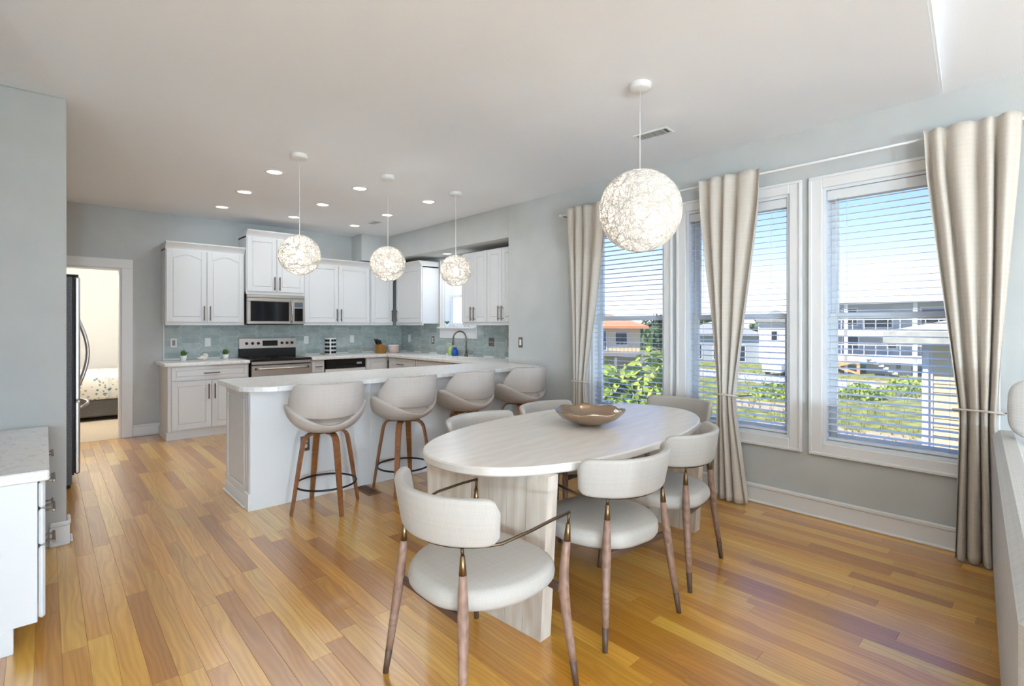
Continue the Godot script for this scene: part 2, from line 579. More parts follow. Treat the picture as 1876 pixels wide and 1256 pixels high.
func build_shell() -> void:
	var holes := []
	for w in WINDOWS + LIVING:
		holes.append([w[0], w[1], SILL, HEAD])
	struct(holed(st(), true, WX, WX + 0.15, NZ, 5.6, CH + 0.15, holes), "wall_right", M.wall)
	var s := st()
	bx(s, Vector3(WX + 0.15, 0, NZ), Vector3(NX + 0.15, CH + 0.15, NZ + 0.1), 0.0)
	holed(s, true, NX, NX + 0.15, BZ - 0.15, NZ, CH + 0.15, [KW])
	struct(s, "wall_niche", M.wall)
	struct(bx(st(), Vector3(WX, 2.40, BZ), Vector3(NX, CH, NZ), 0.004), "soffit", M.wall)
	struct(bx(st(), Vector3(3.60, 2.36, BZ), Vector3(WX, CH, -7.35), 0.004), "wall_chase", M.wall)
	struct(holed(st(), false, BZ - 0.15, BZ, -0.81, NX + 0.15, CH + 0.15, [[-0.08, 0.68, 0.0, 2.045]]), "wall_back", M.wall)
	struct(bx(st(), Vector3(-0.66, 0, -4.35), Vector3(0.10, CH, -4.22), 0.006), "wall_partition", M.wall)
	s = st()
	bx(s, Vector3(-0.81, 0, BZ), Vector3(-0.66, CH + 0.15, -1.7), 0.0)
	bx(s, Vector3(-3.75, 0, -1.85), Vector3(-0.81, 3.9, -1.7), 0.0)
	bx(s, Vector3(-3.75, 0, -1.7), Vector3(-3.6, 3.9, 5.75), 0.0)
	struct(s, "wall_left", M.wall)
	holes = []
	for w in FRONTW:
		holes.append([w[0], w[1], 0.15, 2.45])
	struct(holed(st(), false, 5.6, 5.75, -3.6, WX + 0.15, 3.9, holes), "wall_front", M.wall)
	# flat ceiling over dining and kitchen, sloping ceiling over the living end
	var poly := PackedVector2Array([Vector2(NX + 0.15, BZ - 0.15), Vector2(NX + 0.15, edge_z(NX + 0.15)), Vector2(-3.75, edge_z(-3.75)), Vector2(-3.75, -1.85), Vector2(-0.81, -1.85), Vector2(-0.81, BZ - 0.15)])
	s = prism(st(), poly, CH, CH + 0.15, 0.0)
	var up := func(x: float) -> float: return CH + 0.12 * (4.04 - x)
	var xa := NX + 0.15
	var xb := -3.75
	hexa(s, [Vector3(xa, up.call(xa), edge_z(xa)), Vector3(xb, up.call(xb), edge_z(xb)), Vector3(xb, up.call(xb), 5.75), Vector3(xa, up.call(xa), 5.75),
		Vector3(xa, up.call(xa) + 0.15, edge_z(xa)), Vector3(xb, up.call(xb) + 0.15, edge_z(xb)), Vector3(xb, up.call(xb) + 0.15, 5.75), Vector3(xa, up.call(xa) + 0.15, 5.75)])
	hexa(s, [Vector3(4.04, CH + 0.003, edge_z(4.04) - 0.1), Vector3(xb, CH + 0.003, edge_z(xb) - 0.1), Vector3(xb, CH + 0.003, edge_z(xb) + 0.012), Vector3(4.04, CH + 0.003, edge_z(4.04) + 0.012),
		Vector3(4.04, CH + 0.05, edge_z(4.04) - 0.1), Vector3(xb, up.call(xb) + 0.1, edge_z(xb) - 0.1), Vector3(xb, up.call(xb) + 0.1, edge_z(xb) + 0.012), Vector3(4.04, CH + 0.05, edge_z(4.04) + 0.012)])
	struct(s, "ceiling", M.ceiling)
	# baseboards
	base_run("baseboard_right", Vector3(WX, 0, 5.6), Vector3(WX, 0, -3.98), Vector3(-1, 0, 0))
	base_run("baseboard_back", Vector3(0.79, 0, BZ), Vector3(1.09, 0, BZ), Vector3(0, 0, 1))
	base_run("baseboard_left", Vector3(0.02, 0, -4.22), Vector3(0.116, 0, -4.22), Vector3(0, 0, 1))
	base_run("baseboard_partition", Vector3(0.10, 0, -4.22), Vector3(0.10, 0, -4.35), Vector3(1, 0, 0))
	# door casing of the bedroom doorway
	var d := structure("trim_1")
	boxpart(d, "casing", Vector3(0.68, 0, BZ), Vector3(0.79, 2.045, BZ + 0.02), M.trim, 0.004)
	boxpart(d, "casing", Vector3(-0.19, 0, BZ), Vector3(-0.08, 2.045, BZ + 0.02), M.trim, 0.004)
	boxpart(d, "casing", Vector3(-0.19, 2.045, BZ), Vector3(0.79, 2.155, BZ + 0.02), M.trim, 0.004)
	boxpart(d, "jamb", Vector3(0.66, 0, BZ - 0.15), Vector3(0.68, 2.045, BZ), M.trim, 0.002)
	boxpart(d, "jamb", Vector3(-0.08, 0, BZ - 0.15), Vector3(-0.06, 2.045, BZ), M.trim, 0.002)
	boxpart(d, "jamb", Vector3(-0.06, 2.025, BZ - 0.15), Vector3(0.66, 2.045, BZ), M.trim, 0.002)

func base_run(called: String, a: Vector3, b: Vector3, out: Vector3) -> void:
	var o := structure(called)
	boxpart(o, "board", a, b + out * 0.016 + Vector3.UP * 0.115, M.trim, 0.003)
	boxpart(o, "cap", a + Vector3.UP * 0.115, b + out * 0.022 + Vector3.UP * 0.145, M.trim, 0.007)
	boxpart(o, "shoe", a + out * 0.016, b + out * 0.032 + Vector3.UP * 0.02, M.trim, 0.007)

func plank(s: SurfaceTool, x0: float, x1: float, z0: float, z1: float, tint: Color, uo: float, vo: float, o := Vector3.ZERO) -> void:
	var g := 0.0002
	var c := 0.0007
	var lv := [[g, -0.014], [g, -c], [g + c, 0.0]]
	var rings := []
	for l in lv:
		rings.append([Vector3(x0 + l[0], l[1], z0 + l[0]), Vector3(x1 - l[0], l[1], z0 + l[0]), Vector3(x1 - l[0], l[1], z1 - l[0]), Vector3(x0 + l[0], l[1], z1 - l[0])])
	var quads := [[rings[2][0], rings[2][1], rings[2][2], rings[2][3]]]
	for l in 2:
		for i in 4:
			var k := (i + 1) % 4
			quads.append([rings[l][i], rings[l + 1][i], rings[l + 1][k], rings[l][k]])
	for q in quads:
		for i in [0, 1, 2, 0, 2, 3]:
			var p: Vector3 = q[i]
			s.set_color(tint)
			s.set_uv(Vector2((p.z - z0 + uo) / 2.4, (p.x - x0 + vo) / 0.36))
			s.add_vertex(p - o)

func build_floor() -> void:
	var floor_body := struct(bx(st(), Vector3(-3.75, -0.2, BZ - 0.01), Vector3(NX + 0.15, -0.013, 5.75), 0.0), "floor", M.subfloor)
	var tones := [Color(0.80, 0.60, 0.315), Color(0.765, 0.56, 0.275), Color(0.835, 0.65, 0.37), Color(0.725, 0.515, 0.245), Color(0.86, 0.69, 0.42), Color(0.785, 0.585, 0.29), Color(0.70, 0.49, 0.235), Color(0.815, 0.625, 0.335)]
	var all := []
	var w := 0.083
	var x := -3.6
	while x < WX - 0.001:
		var x1 := minf(x + w, WX)
		var z := BZ - rng.randf() * 0.9
		while z < 5.6:
			var l := rng.randf_range(0.35, 1.35)
			var z1 := minf(z + l, 5.6)
			var z0 := maxf(z, BZ)
			if z1 - z0 > 0.05 and not (x1 < -0.66 and z1 < -1.85):
				var tint: Color = tones[rng.randi() % tones.size()]
				var k := rng.randf_range(0.95, 1.06)
				tint = Color(tint.r * k * 1.15, tint.g * k * 1.14, tint.b * k * 0.86).srgb_to_linear()
				var cz := clampf((z0 + z1) / 2.0, -7.7, -0.4)
				var cx := (x + x1) / 2.0
				var dep := cx * 0.6763 - cz * 0.7366
				var side := cx * 0.7366 + cz * 0.6763
				var score := 0.0
				if dep > 0.9 and absf(side / dep) < 1.05 and 1.36 / dep < 0.75:
					score = (z1 - z0) * (x1 - x) / pow(dep, 3.0)
				all.append([score, x, x1, z0, z1, tint, rng.randf_range(0.0, 1.0), rng.randf_range(0.0, 0.27)])
			z = z1
		x += w
	all.sort_custom(func(a, b): return a[0] > b[0])
	var rest := st()
	for i in all.size():
		var p: Array = all[i]
		if i < 300:
			var s := st()
			var o := Vector3(p[1], 0, p[3])
			plank(s, p[1], p[2], p[3], p[4], p[5], p[6], p[7], o)
			obj(s, "plank", M.floor, floor_body).position = o
		else:
			plank(rest, p[1], p[2], p[3], p[4], p[5], p[6], p[7])
	var r := obj(rest, "planks", M.floor, floor_body)
	r.set_meta("kind", "stuff")

# ---------------------------------------------------------------- windows
func window_at(called: String, along_z: bool, f: float, a: float, b: float, y0: float, y1: float, out: float) -> Node3D:
	# f inner wall face, out the sign of the direction to the outside
	var o := structure(called)
	var p := func(u: float, y: float, d: float) -> Vector3: return Vector3(f + out * d, y, u) if along_z else Vector3(u, y, f + out * d)
	var t := 0.085
	var ym := (y0 + y1) / 2.0
	for q in [[a - t, y0 - t, a, y1 + t], [b, y0 - t, b + t, y1 + t], [a, y1, b, y1 + t], [a, y0 - t, b, y0]]:
		var cs := bx(st(), p.call(q[0], q[1], -0.018), p.call(q[2], q[3], 0.0), 0.004)
		var wide: bool = q[2] - q[0] > 0.2
		# raised outer bead of the casing
		if wide:
			var outer: float = q[3] - 0.022 if q[1] >= y1 - 0.001 else q[1]
			bx(cs, p.call(q[0] - t + 0.002, outer, -0.028), p.call(q[2] + t - 0.002, outer + 0.022, -0.017), 0.004)
		else:
			var side_x: float = q[0] if q[2] <= a + 0.001 else q[2] - 0.022
			bx(cs, p.call(side_x, q[1] + 0.022, -0.028), p.call(side_x + 0.022, q[3] - 0.022, -0.017), 0.004)
		obj(cs, "casing", M.trim, o)
	var j := st()
	bx(j, p.call(a, y0, 0.0), p.call(a + 0.02, y1, 0.15), 0.0)
	bx(j, p.call(b - 0.02, y0, 0.0), p.call(b, y1, 0.15), 0.0)
	bx(j, p.call(a + 0.02, y1 - 0.02, 0.0), p.call(b - 0.02, y1, 0.15), 0.0)
	bx(j, p.call(a + 0.02, y0, 0.0), p.call(b - 0.02, y0 + 0.02, 0.15), 0.0)
	obj(j, "jamb", M.vinyl, o)
	for k in 2:
		var d0 := 0.085 + 0.03 * (1 - k)
		if k == 1:
			d0 = 0.115
		else:
			d0 = 0.085
		var lo := y0 + 0.02 if k == 0 else ym - 0.02
		var hi := ym + 0.02 if k == 0 else y1 - 0.02
		var s := st()
		var r := 0.045
		bx(s, p.call(a + 0.02, lo, d0), p.call(a + 0.02 + r, hi, d0 + 0.028), 0.003)
		bx(s, p.call(b - 0.02 - r, lo, d0), p.call(b - 0.02, hi, d0 + 0.028), 0.003)
		bx(s, p.call(a + 0.02 + r, lo, d0), p.call(b - 0.02 - r, lo + 0.042, d0 + 0.028), 0.003)
		bx(s, p.call(a + 0.02 + r, hi - 0.042, d0), p.call(b - 0.02 - r, hi, d0 + 0.028), 0.003)
		var sash := obj(s, "sash", M.vinyl, o)
		obj(bx(st(), p.call(a + 0.02 + r, lo + 0.042, d0 + 0.012), p.call(b - 0.02 - r, hi - 0.042, d0 + 0.016), 0.0), "pane", M.glass, sash)
	return o

func build_windows() -> void:
	var n := 1
	for w in WINDOWS:
		window_at("window_%d" % n, true, WX, w[0], w[1], SILL, HEAD, 1.0)
		n += 1
	for w in LIVING:
		window_at("window_%d" % n, true, WX, w[0], w[1], SILL, HEAD, 1.0)
		n += 1
	for w in FRONTW:
		window_at("window_%d" % n, false, 5.6, w[0], w[1], 0.15, 2.45, 1.0)
		n += 1
	window_at("window_%d" % n, true, NX, KW[0], KW[1], KW[2], KW[3], 1.0)
	var sl := structure("trim_2")
	boxpart(sl, "stool_board", Vector3(NX - 0.07, KW[2] - 0.02, KW[0] - 0.09), Vector3(NX + 0.08, KW[2] + 0.005, KW[1] + 0.09), M.trim, 0.004)
	boxpart(sl, "apron", Vector3(NX - 0.024, 1.165, KW[0] - 0.09), Vector3(NX, KW[2] - 0.02, KW[1] + 0.09), M.trim, 0.003)
	# slatted blinds
	var labels := ["white slatted blind in the window behind the round lamp", "white slatted blind in the window behind the middle curtain", "white slatted blind in the window beside the sofa"]
	var mesh_s := bx(st(), Vector3(-0.025, -0.0012, -0.387), Vector3(0.025, 0.0012, 0.387), 0.0)
	mesh_s.generate_normals()
	var slat: ArrayMesh = mesh_s.commit()
	for i in 3:
		var w: Array = WINDOWS[i]
		var zc: float = (w[0] + w[1]) / 2.0
		var b := thing("window_blind", labels[i], "blind", Vector3(WX + 0.05, SILL + 0.021, zc), 0.0, "white slatted blinds")
		var y := -(SILL + 0.021)
		boxpart(b, "headrail", Vector3(-0.04, 2.235 + y, -0.388), Vector3(0.03, 2.303 + y, 0.388), M.slat, 0.004)
		boxpart(b, "bottom_rail", Vector3(-0.026, 0.003, -0.388), Vector3(0.026, 0.022, 0.388), M.slat, 0.004)
		var k := 0
		var h := 0.066
		while h < 2.225 + y:
			var sl2 := mi(slat, "slat", M.slat, b)
			sl2.position = Vector3(0, h, 0)
			sl2.rotation.z = -0.02 if i == 0 else 0.09
			h += 0.0445
			k += 1
		for c in [-0.27, 0.27]:
			obj(tube(st(true), [Vector3(-0.027, 0.02, c), Vector3(-0.027, 2.24 + y, c)], 0.0012, 5), "ladder_cord", M.slat, b)
		obj(tube(st(true), [Vector3(-0.046, 0.85, -0.33), Vector3(-0.046, 2.24 + y, -0.33)], 0.0022, 6), "tilt_wand", M.white, b)

# ---------------------------------------------------------------- lamps and ceiling fittings
func globe_mesh(loops: int, r: float, thick: float, sd: int) -> ArrayMesh:
	var s := st(true)
	var g := RandomNumberGenerator.new()
	g.seed = sd
	for i in loops:
		var ax := Vector3(g.randfn(), g.randfn(), g.randfn()).normalized()
		var off := g.randf_range(-0.75, 0.75)
		var u := ax.cross(Vector3(0.3, 0.9, 0.1)).normalized()
		var v := ax.cross(u)
		var path := []
		var rr := sqrt(1.0 - off * off)
		var wob := g.randf_range(2.0, 5.0)
		var amp := g.randf_range(0.0, 0.12)
		var rad := r * g.randf_range(0.975, 1.0)
		for k in 44:
			var a := TAU * k / 44.0
			var q := ax * (off + amp * sin(a * floorf(wob))) + (u * cos(a) + v * sin(a)) * rr
			path.append(q.normalized() * rad)
		tube(s, path, thick, 3, true)
	s.generate_normals()
	return s.commit()

func pendant(label: String, at: Vector3, y: float, r: float, shade: ArrayMesh, energy: float) -> void:
	var o := thing("pendant_lamp", label, "pendant lamp", Vector3(at.x, CH, at.z), 0.0, "woven globe pendant lamps")
	obj(lathe(st(true), [Vector2(0.001, -0.034), Vector2(0.055, -0.034), Vector2(0.064, -0.028), Vector2(0.066, -0.003), Vector2(0.066, 0.0)], 28), "canopy", M.white, o)
	obj(tube(st(true), [Vector3(0, -0.03, 0), Vector3(0, y + r * 0.55 - CH, 0)], 0.0028, 6), "cord", M.white, o)
	obj(lathe(st(true), [Vector2(0.001, 0.075), Vector2(0.02, 0.07), Vector2(0.022, 0.02), Vector2(0.016, 0.012)], 16, Vector3(0, y - CH + r * 0.18, 0)), "socket", M.white, o)
	var sh := mi(shade, "shade", M.string, o)
	sh.position = Vector3(0, y - CH, 0)
	var prof := []
	for k in 11:
		var t := PI * k / 10.0
		prof.append(Vector2(0.033 * sin(t) + 0.0005, 0.038 * cos(t)))
	var bulb := obj(lathe(st(true), prof, 16), "bulb", M.bulb, o)
	bulb.position = Vector3(0, y - CH, 0)
	var l := OmniLight3D.new()
	l.name = "glow"
	o.add_child(l)
	l.position = bulb.position
	l.light_energy = energy
	l.light_color = Color(1.0, 0.97, 0.93)
	l.light_size = 0.033
	l.omni_range = 12.0
	l.omni_attenuation = 2.0
	l.shadow_enabled = true

func downlight(label: String, x: float, y: float, z: float, energy: float, r := 0.075) -> void:
	var o := thing("recessed_light", label, "ceiling light", Vector3(x, y, z), 0.0, "recessed ceiling lights")
	obj(lathe(st(true), [Vector2(r * 0.86, -0.003), Vector2(r * 0.9, -0.008), Vector2(r * 1.12, -0.006), Vector2(r * 1.2, 0.0)], 28), "trim_ring", M.white, o)
	obj(lathe(st(true), [Vector2(0.0005, -0.004), Vector2(r * 0.5, -0.004), Vector2(r * 0.87, -0.003)], 28), "lens", M.lens, o)
	var l := AreaLight3D.new()
	l.name = "glow"
	o.add_child(l)
	l.position = Vector3(0, -0.012, 0)
	l.rotation.x = -PI / 2.0
	l.area_size = Vector2(r * 1.5, r * 1.5)
	l.light_energy = energy
	l.light_color = Color(0.95, 0.98, 1.0)
	l.area_range = 12.0
	l.area_attenuation = 2.0
	l.shadow_enabled = true

func vent_at(label: String, x: float, z: float, w: float, l: float, turn: float) -> void:
	var o := thing("ceiling_vent", label, "vent", Vector3(x, CH, z), turn)
	var s := st()
	bx(s, Vector3(-w / 2, -0.008, -l / 2), Vector3(-w / 2 + 0.018, 0, l / 2), 0.002)
	bx(s, Vector3(w / 2 - 0.018, -0.008, -l / 2), Vector3(w / 2, 0, l / 2), 0.002)
	bx(s, Vector3(-w / 2 + 0.018, -0.008, -l / 2), Vector3(w / 2 - 0.018, 0, -l / 2 + 0.018), 0.002)
	bx(s, Vector3(-w / 2 + 0.018, -0.008, l / 2 - 0.018), Vector3(w / 2 - 0.018, 0, l / 2), 0.002)
	obj(s, "frame", M.white, o)
	boxpart(o, "backing", Vector3(-w / 2 + 0.018, -0.0015, -l / 2 + 0.018), Vector3(w / 2 - 0.018, 0, l / 2 - 0.018), M.housedark, 0.0)
	var n := int((l - 0.05) / 0.016)
	for i in n:
		var z0 := -l / 2 + 0.024 + i * 0.016
		boxpart(o, "louver", Vector3(-w / 2 + 0.018, -0.007, z0), Vector3(w / 2 - 0.018, -0.0015, z0 + 0.0095), M.vent, 0.0)

func build_lights() -> void:
	var big := globe_mesh(300, 0.238, 0.0017, 4)
	var small := globe_mesh(230, 0.165, 0.0016, 9)
	pendant("large cream woven globe pendant over the dining table", Vector3(2.57, 0, -1.69), 2.03, 0.238, big, 0.14)
	pendant("white woven globe pendant hanging in front of the microwave cabinet", Vector3(1.553, 0, -4.29), 1.94, 0.165, small, 0.15)
	pendant("white woven globe pendant, middle of the three above the breakfast bar", Vector3(2.392, 0, -4.34), 1.94, 0.165, small, 0.15)
	pendant("white woven globe pendant hanging in front of the kitchen window", Vector3(3.219, 0, -4.39), 1.94, 0.165, small, 0.15)
	var where := ["left row", "middle row", "row nearest the kitchen window"]
	var deep := ["nearest to the bar", "middle of its row", "nearest to the back cabinets"]
	for i in 3:
		for k in 3:
			downlight("round recessed kitchen ceiling light, %s, %s" % [where[i], deep[k]], [1.555, 2.39, 3.225][i], CH, [-4.92, -5.87, -6.80][k], 0.19)
	downlight("recessed light under the soffit above the kitchen window", 4.30, 2.40, -6.08, 0.3, 0.06)
	# downlights of the living end, behind the camera
	var rows_l := ["by the window wall", "second from the window wall", "third from the window wall", "farthest from the windows"]
	for i in 4:
		for k in 3:
			var lx: float = [3.2, 1.4, -0.4, -2.2][i]
			downlight("recessed living room light %s, %s" % [rows_l[i], ["over the sofa", "in the middle", "by the front wall"][k]], lx, CH + 0.12 * (4.04 - lx), [1.0, 2.8, 4.6][k], 0.3, 0.08)
	# globe lamps on stands in the living end, behind the camera
	for k in 2:
		var f := thing("floor_lamp", ["low white globe floor lamp at the far left of the living room", "low white globe floor lamp in the middle of the living room"][k], "lamp", Vector3([-2.6, -0.5][k], 0, [4.2, 4.9][k]), 0.0, "globe floor lamps")
		obj(lathe(st(true), [Vector2(0.001, 0.03), Vector2(0.02, 0.03), Vector2(0.12, 0.018), Vector2(0.14, 0.0)], 24), "base", M.nickel, f)
		obj(tube(st(true), [Vector3(0, 0.02, 0), Vector3(0, 0.62, 0)], 0.011, 10), "pole", M.nickel, f)
		var prof := []
		for i in 15:
			var t := PI * i / 14.0
			prof.append(Vector2(0.17 * sin(t) + 0.0005, 0.78 + 0.17 * cos(t)))
		obj(lathe(st(true), prof, 28), "lamp_shade", M.globe, f)
		var l := OmniLight3D.new()
		l.name = "glow"
		f.add_child(l)
		l.position = Vector3(0, 0.78, 0)
		l.light_energy = 8.8
		l.light_color = Color(0.82, 0.92, 1.0)
		l.light_size = 0.16
		l.omni_range = 14.0
		l.omni_attenuation = 2.0
		l.shadow_enabled = true
	vent_at("white louvred ceiling vent behind the large pendant", 3.30, -2.055, 0.13, 0.27, 0.09)
	vent_at("small louvred ceiling vent above the kitchen sink run", 3.33, -6.41, 0.13, 0.25, 0.0)

# ---------------------------------------------------------------- kitchen
func front_panel(w: float, h: float, arch := false) -> SurfaceTool:
	# raised panel front in its own frame: centre x 0, bottom y 0, back z 0
	var s := bx(st(), Vector3(-w / 2, 0, 0), Vector3(w / 2, h, 0.012), 0.001)
	var r := minf(0.058, h * 0.24)
	bx(s, Vector3(-w / 2, 0, 0.011), Vector3(-w / 2 + r, h, 0.02), 0.003)
	bx(s, Vector3(w / 2 - r, 0, 0.011), Vector3(w / 2, h, 0.02), 0.003)
	bx(s, Vector3(-w / 2 + r, 0, 0.011), Vector3(w / 2 - r, r, 0.02), 0.003)
	var iw := w - 2.0 * r
	var g := 0.009
	var pan := PackedVector2Array()
	if arch:
		var rise := minf(0.05, iw * 0.25)
		var top := PackedVector2Array([Vector2(-iw / 2, h), Vector2(-iw / 2, h - r - rise)])
		pan.append(Vector2(-iw / 2 + g, r + g))
		pan.append(Vector2(iw / 2 - g, r + g))
		for k in 13:
			var t := k / 12.0
			var y := h - r - rise + rise * pow(sin(PI * t), 1.4)
			if k > 0 and k < 12:
				top.append(Vector2(-iw / 2 + iw * t, y))
			pan.append(Vector2((iw / 2 - g) * (1.0 - 2.0 * t), y - g))
		top.append(Vector2(iw / 2, h - r - rise))
		top.append(Vector2(iw / 2, h))
		prism(s, top, 0.011, 0.02, 0.001, FRONT)
	else:
		bx(s, Vector3(-iw / 2, h - r, 0.011), Vector3(iw / 2, h, 0.02), 0.003)
		pan = PackedVector2Array([Vector2(-iw / 2 + g, r + g), Vector2(iw / 2 - g, r + g), Vector2(iw / 2 - g, h - r - g), Vector2(-iw / 2 + g, h - r - g)])
	prism(s, pan, 0.008, 0.0195, 0.0055, FRONT)
	return s

func pull(parent: Node, at: Vector3, l: float, upright := true, m: Material = null) -> void:
	var d := Vector3.UP if upright else Vector3.RIGHT
	var s := st()
	bx(s, at - d * l / 2 + Vector3(-0.007, -0.007, 0.026), at + d * l / 2 + Vector3(0.007, 0.007, 0.038), 0.002)
	for k in [-1, 1]:
		var q: Vector3 = at + d * (l / 2 - 0.018) * k
		bx(s, q + Vector3(-0.004, -0.004, 0), q + Vector3(0.004, 0.004, 0.027), 0.001)
	obj(s, "handle", M.nickel if m == null else m, parent)

func fronts(o: Node3D, list: Array, z: float) -> void:
	# [kind, x0, x1, y0, y1, handle side -1/1, arch]
	for f in list:
		var w: float = f[2] - f[1]
		var h: float = f[4] - f[3]
		var d := obj(front_panel(w, h, f.size() > 6 and f[6]), f[0], M.cab, o)
		d.position = Vector3((f[1] + f[2]) / 2.0, f[3], z)
		if f[0] == "drawer":
			pull(d, Vector3(0, h / 2, 0.02), minf(0.16, w * 0.5), false)
		else:
			var low: bool = f[3] > 1.0
			pull(d, Vector3(f[5] * (w / 2 - 0.03), 0.11 if low else h - 0.13, 0.02), 0.17)

func crown(o: Node3D, x0: float, x1: float, y: float, depth: float, ends := true) -> void:
	var s := st()
	var n := 6
	var prev := []
	for k in n + 1:
		var t := float(k) / n
		var out := 0.008 + 0.052 * (1.0 - cos(t * PI / 2.0))
		var yy := y + 0.085 * t
		var e := out if ends else 0.0
		var ring := [Vector3(x0 - e, yy, 0.0), Vector3(x0 - e, yy, depth + out), Vector3(x1 + e, yy, depth + out), Vector3(x1 + e, yy, 0.0)]
		if k > 0:
			for i in 3:
				face(s, [prev[i], prev[i + 1], ring[i + 1], ring[i]], Vector3((x0 + x1) / 2, y, depth / 2))
		prev = ring
	var top := []
	for p in prev:
		top.append(p + Vector3.UP * 0.012)
	for i in 3:
		face(s, [prev[i], prev[i + 1], top[i + 1], top[i]], Vector3((x0 + x1) / 2, y, depth / 2))
	face(s, top, Vector3(0, 0, 0))
	obj(s, "crown", M.cab, o)

func upper(label: String, at: Vector3, turn: float, w: float, y0: float, y1: float, depth: float, list: Array, has_crown := true) -> Node3D:
	var o := thing("wall_cabinet", label, "cabinet", at, turn, "white wall cabinets")
	boxpart(o, "body", Vector3(-w / 2 + 0.001, y0, 0.002), Vector3(w / 2 - 0.001, y1, depth - 0.02), M.cab, 0.002)
	boxpart(o, "light_rail", Vector3(-w / 2 + 0.001, y0 - 0.025, depth - 0.04), Vector3(w / 2 - 0.001, y0, depth - 0.018), M.cab, 0.003)
	fronts(o, list, depth - 0.02)
	if has_crown:
		crown(o, -w / 2 + 0.001, w / 2 - 0.001, y1 - 0.02, depth - 0.016, false)
	return o

func base_cab(label: String, at: Vector3, turn: float, w: float, list: Array, depth := 0.60, toe_side := 0.0) -> Node3D:
	var o := thing("base_cabinet", label, "cabinet", at, turn, "white base cabinets")
	boxpart(o, "body", Vector3(-w / 2 + 0.001, 0.10, 0.002), Vector3(w / 2 - 0.001, 0.874, depth - 0.02), M.cab, 0.002)
	boxpart(o, "plinth", Vector3(-w / 2 + 0.001 - toe_side, 0, 0.002), Vector3(w / 2 - 0.001, 0.10, depth - 0.075 + toe_side * 3.0), M.cab, 0.002)
	fronts(o, list, depth - 0.02)
	return o

func tiles(o: Node3D, a: Vector2, b: Vector2, cut: Array) -> void:
	# elongated hexagon tiles in the plane (x, y), front towards +z
	var hh := 0.0765
	var lg := 0.262
	var pt := 0.036
	var pitch := lg - pt
	var gap := 0.0028
	var region := PackedVector2Array([a, Vector2(b.x, a.y), b, Vector2(a.x, b.y)])
	var cols := int((b.x - a.x) / pitch) + 2
	var rows := int((b.y - a.y) / hh) + 2
	for i in cols:
		for j in rows:
			var c := Vector2(a.x + 0.06 + i * pitch, a.y + 0.02 + (j + (0.5 if i % 2 == 0 else 0.0)) * hh)
			var l2 := lg / 2 - gap
			var h2 := hh / 2 - gap / 2
			var hx := PackedVector2Array([c + Vector2(-l2, 0), c + Vector2(-l2 + pt, -h2), c + Vector2(l2 - pt, -h2), c + Vector2(l2, 0), c + Vector2(l2 - pt, h2), c + Vector2(-l2 + pt, h2)])
			var got := Geometry2D.intersect_polygons(hx, region)
			for k in cut:
				var nxt: Array[PackedVector2Array] = []
				for g in got:
					nxt.append_array(Geometry2D.clip_polygons(g, k))
				got = nxt
			for g in got:
				var area := 0.0
				for q in g.size():
					area += g[q].cross(g[(q + 1) % g.size()])
				if absf(area) > 0.0012:
					obj(prism(st(), g, 0.004, 0.0095, 0.0014, FRONT), "tile", M.tiles[rng.randi() % M.tiles.size()], o)

func outlet(label: String, at: Vector3, turn: float, kind: int, m: Material, face_m: Material) -> void:
	# kind 0 duplex outlet, 1 rocker switch, 2 double toggle plate
	var w: float = 0.115 if kind == 2 else 0.072
	var o := thing("wall_plate", label, "outlet" if kind == 0 else "switch", at, turn, "outlets and switches")
	boxpart(o, "plate", Vector3(-w / 2, -0.058, 0.0), Vector3(w / 2, 0.058, 0.006), m, 0.003)
	if kind == 0:
		for y in [-0.02, 0.02]:
			var r := obj(prism(st(), rrect(Vector2(-0.017, y - 0.014), Vector2(0.017, y + 0.014), [0.008, 0.008, 0.008, 0.008], 4), 0.005, 0.009, 0.001, FRONT), "receptacle", face_m, o)
			for x in [-0.006, 0.006]:
				boxpart(r, "slot", Vector3(x - 0.0012, y - 0.003, 0.0085), Vector3(x + 0.0012, y + 0.006, 0.0095), M.dark, 0.0)
	elif kind == 1:
		boxpart(o, "rocker", Vector3(-0.016, -0.033, 0.005), Vector3(0.016, 0.033, 0.0095), face_m, 0.003)
	else:
		for x in [-0.023, 0.023]:
			boxpart(o, "toggle", Vector3(x - 0.005, -0.011, 0.005), Vector3(x + 0.005, 0.011, 0.016), face_m, 0.002)

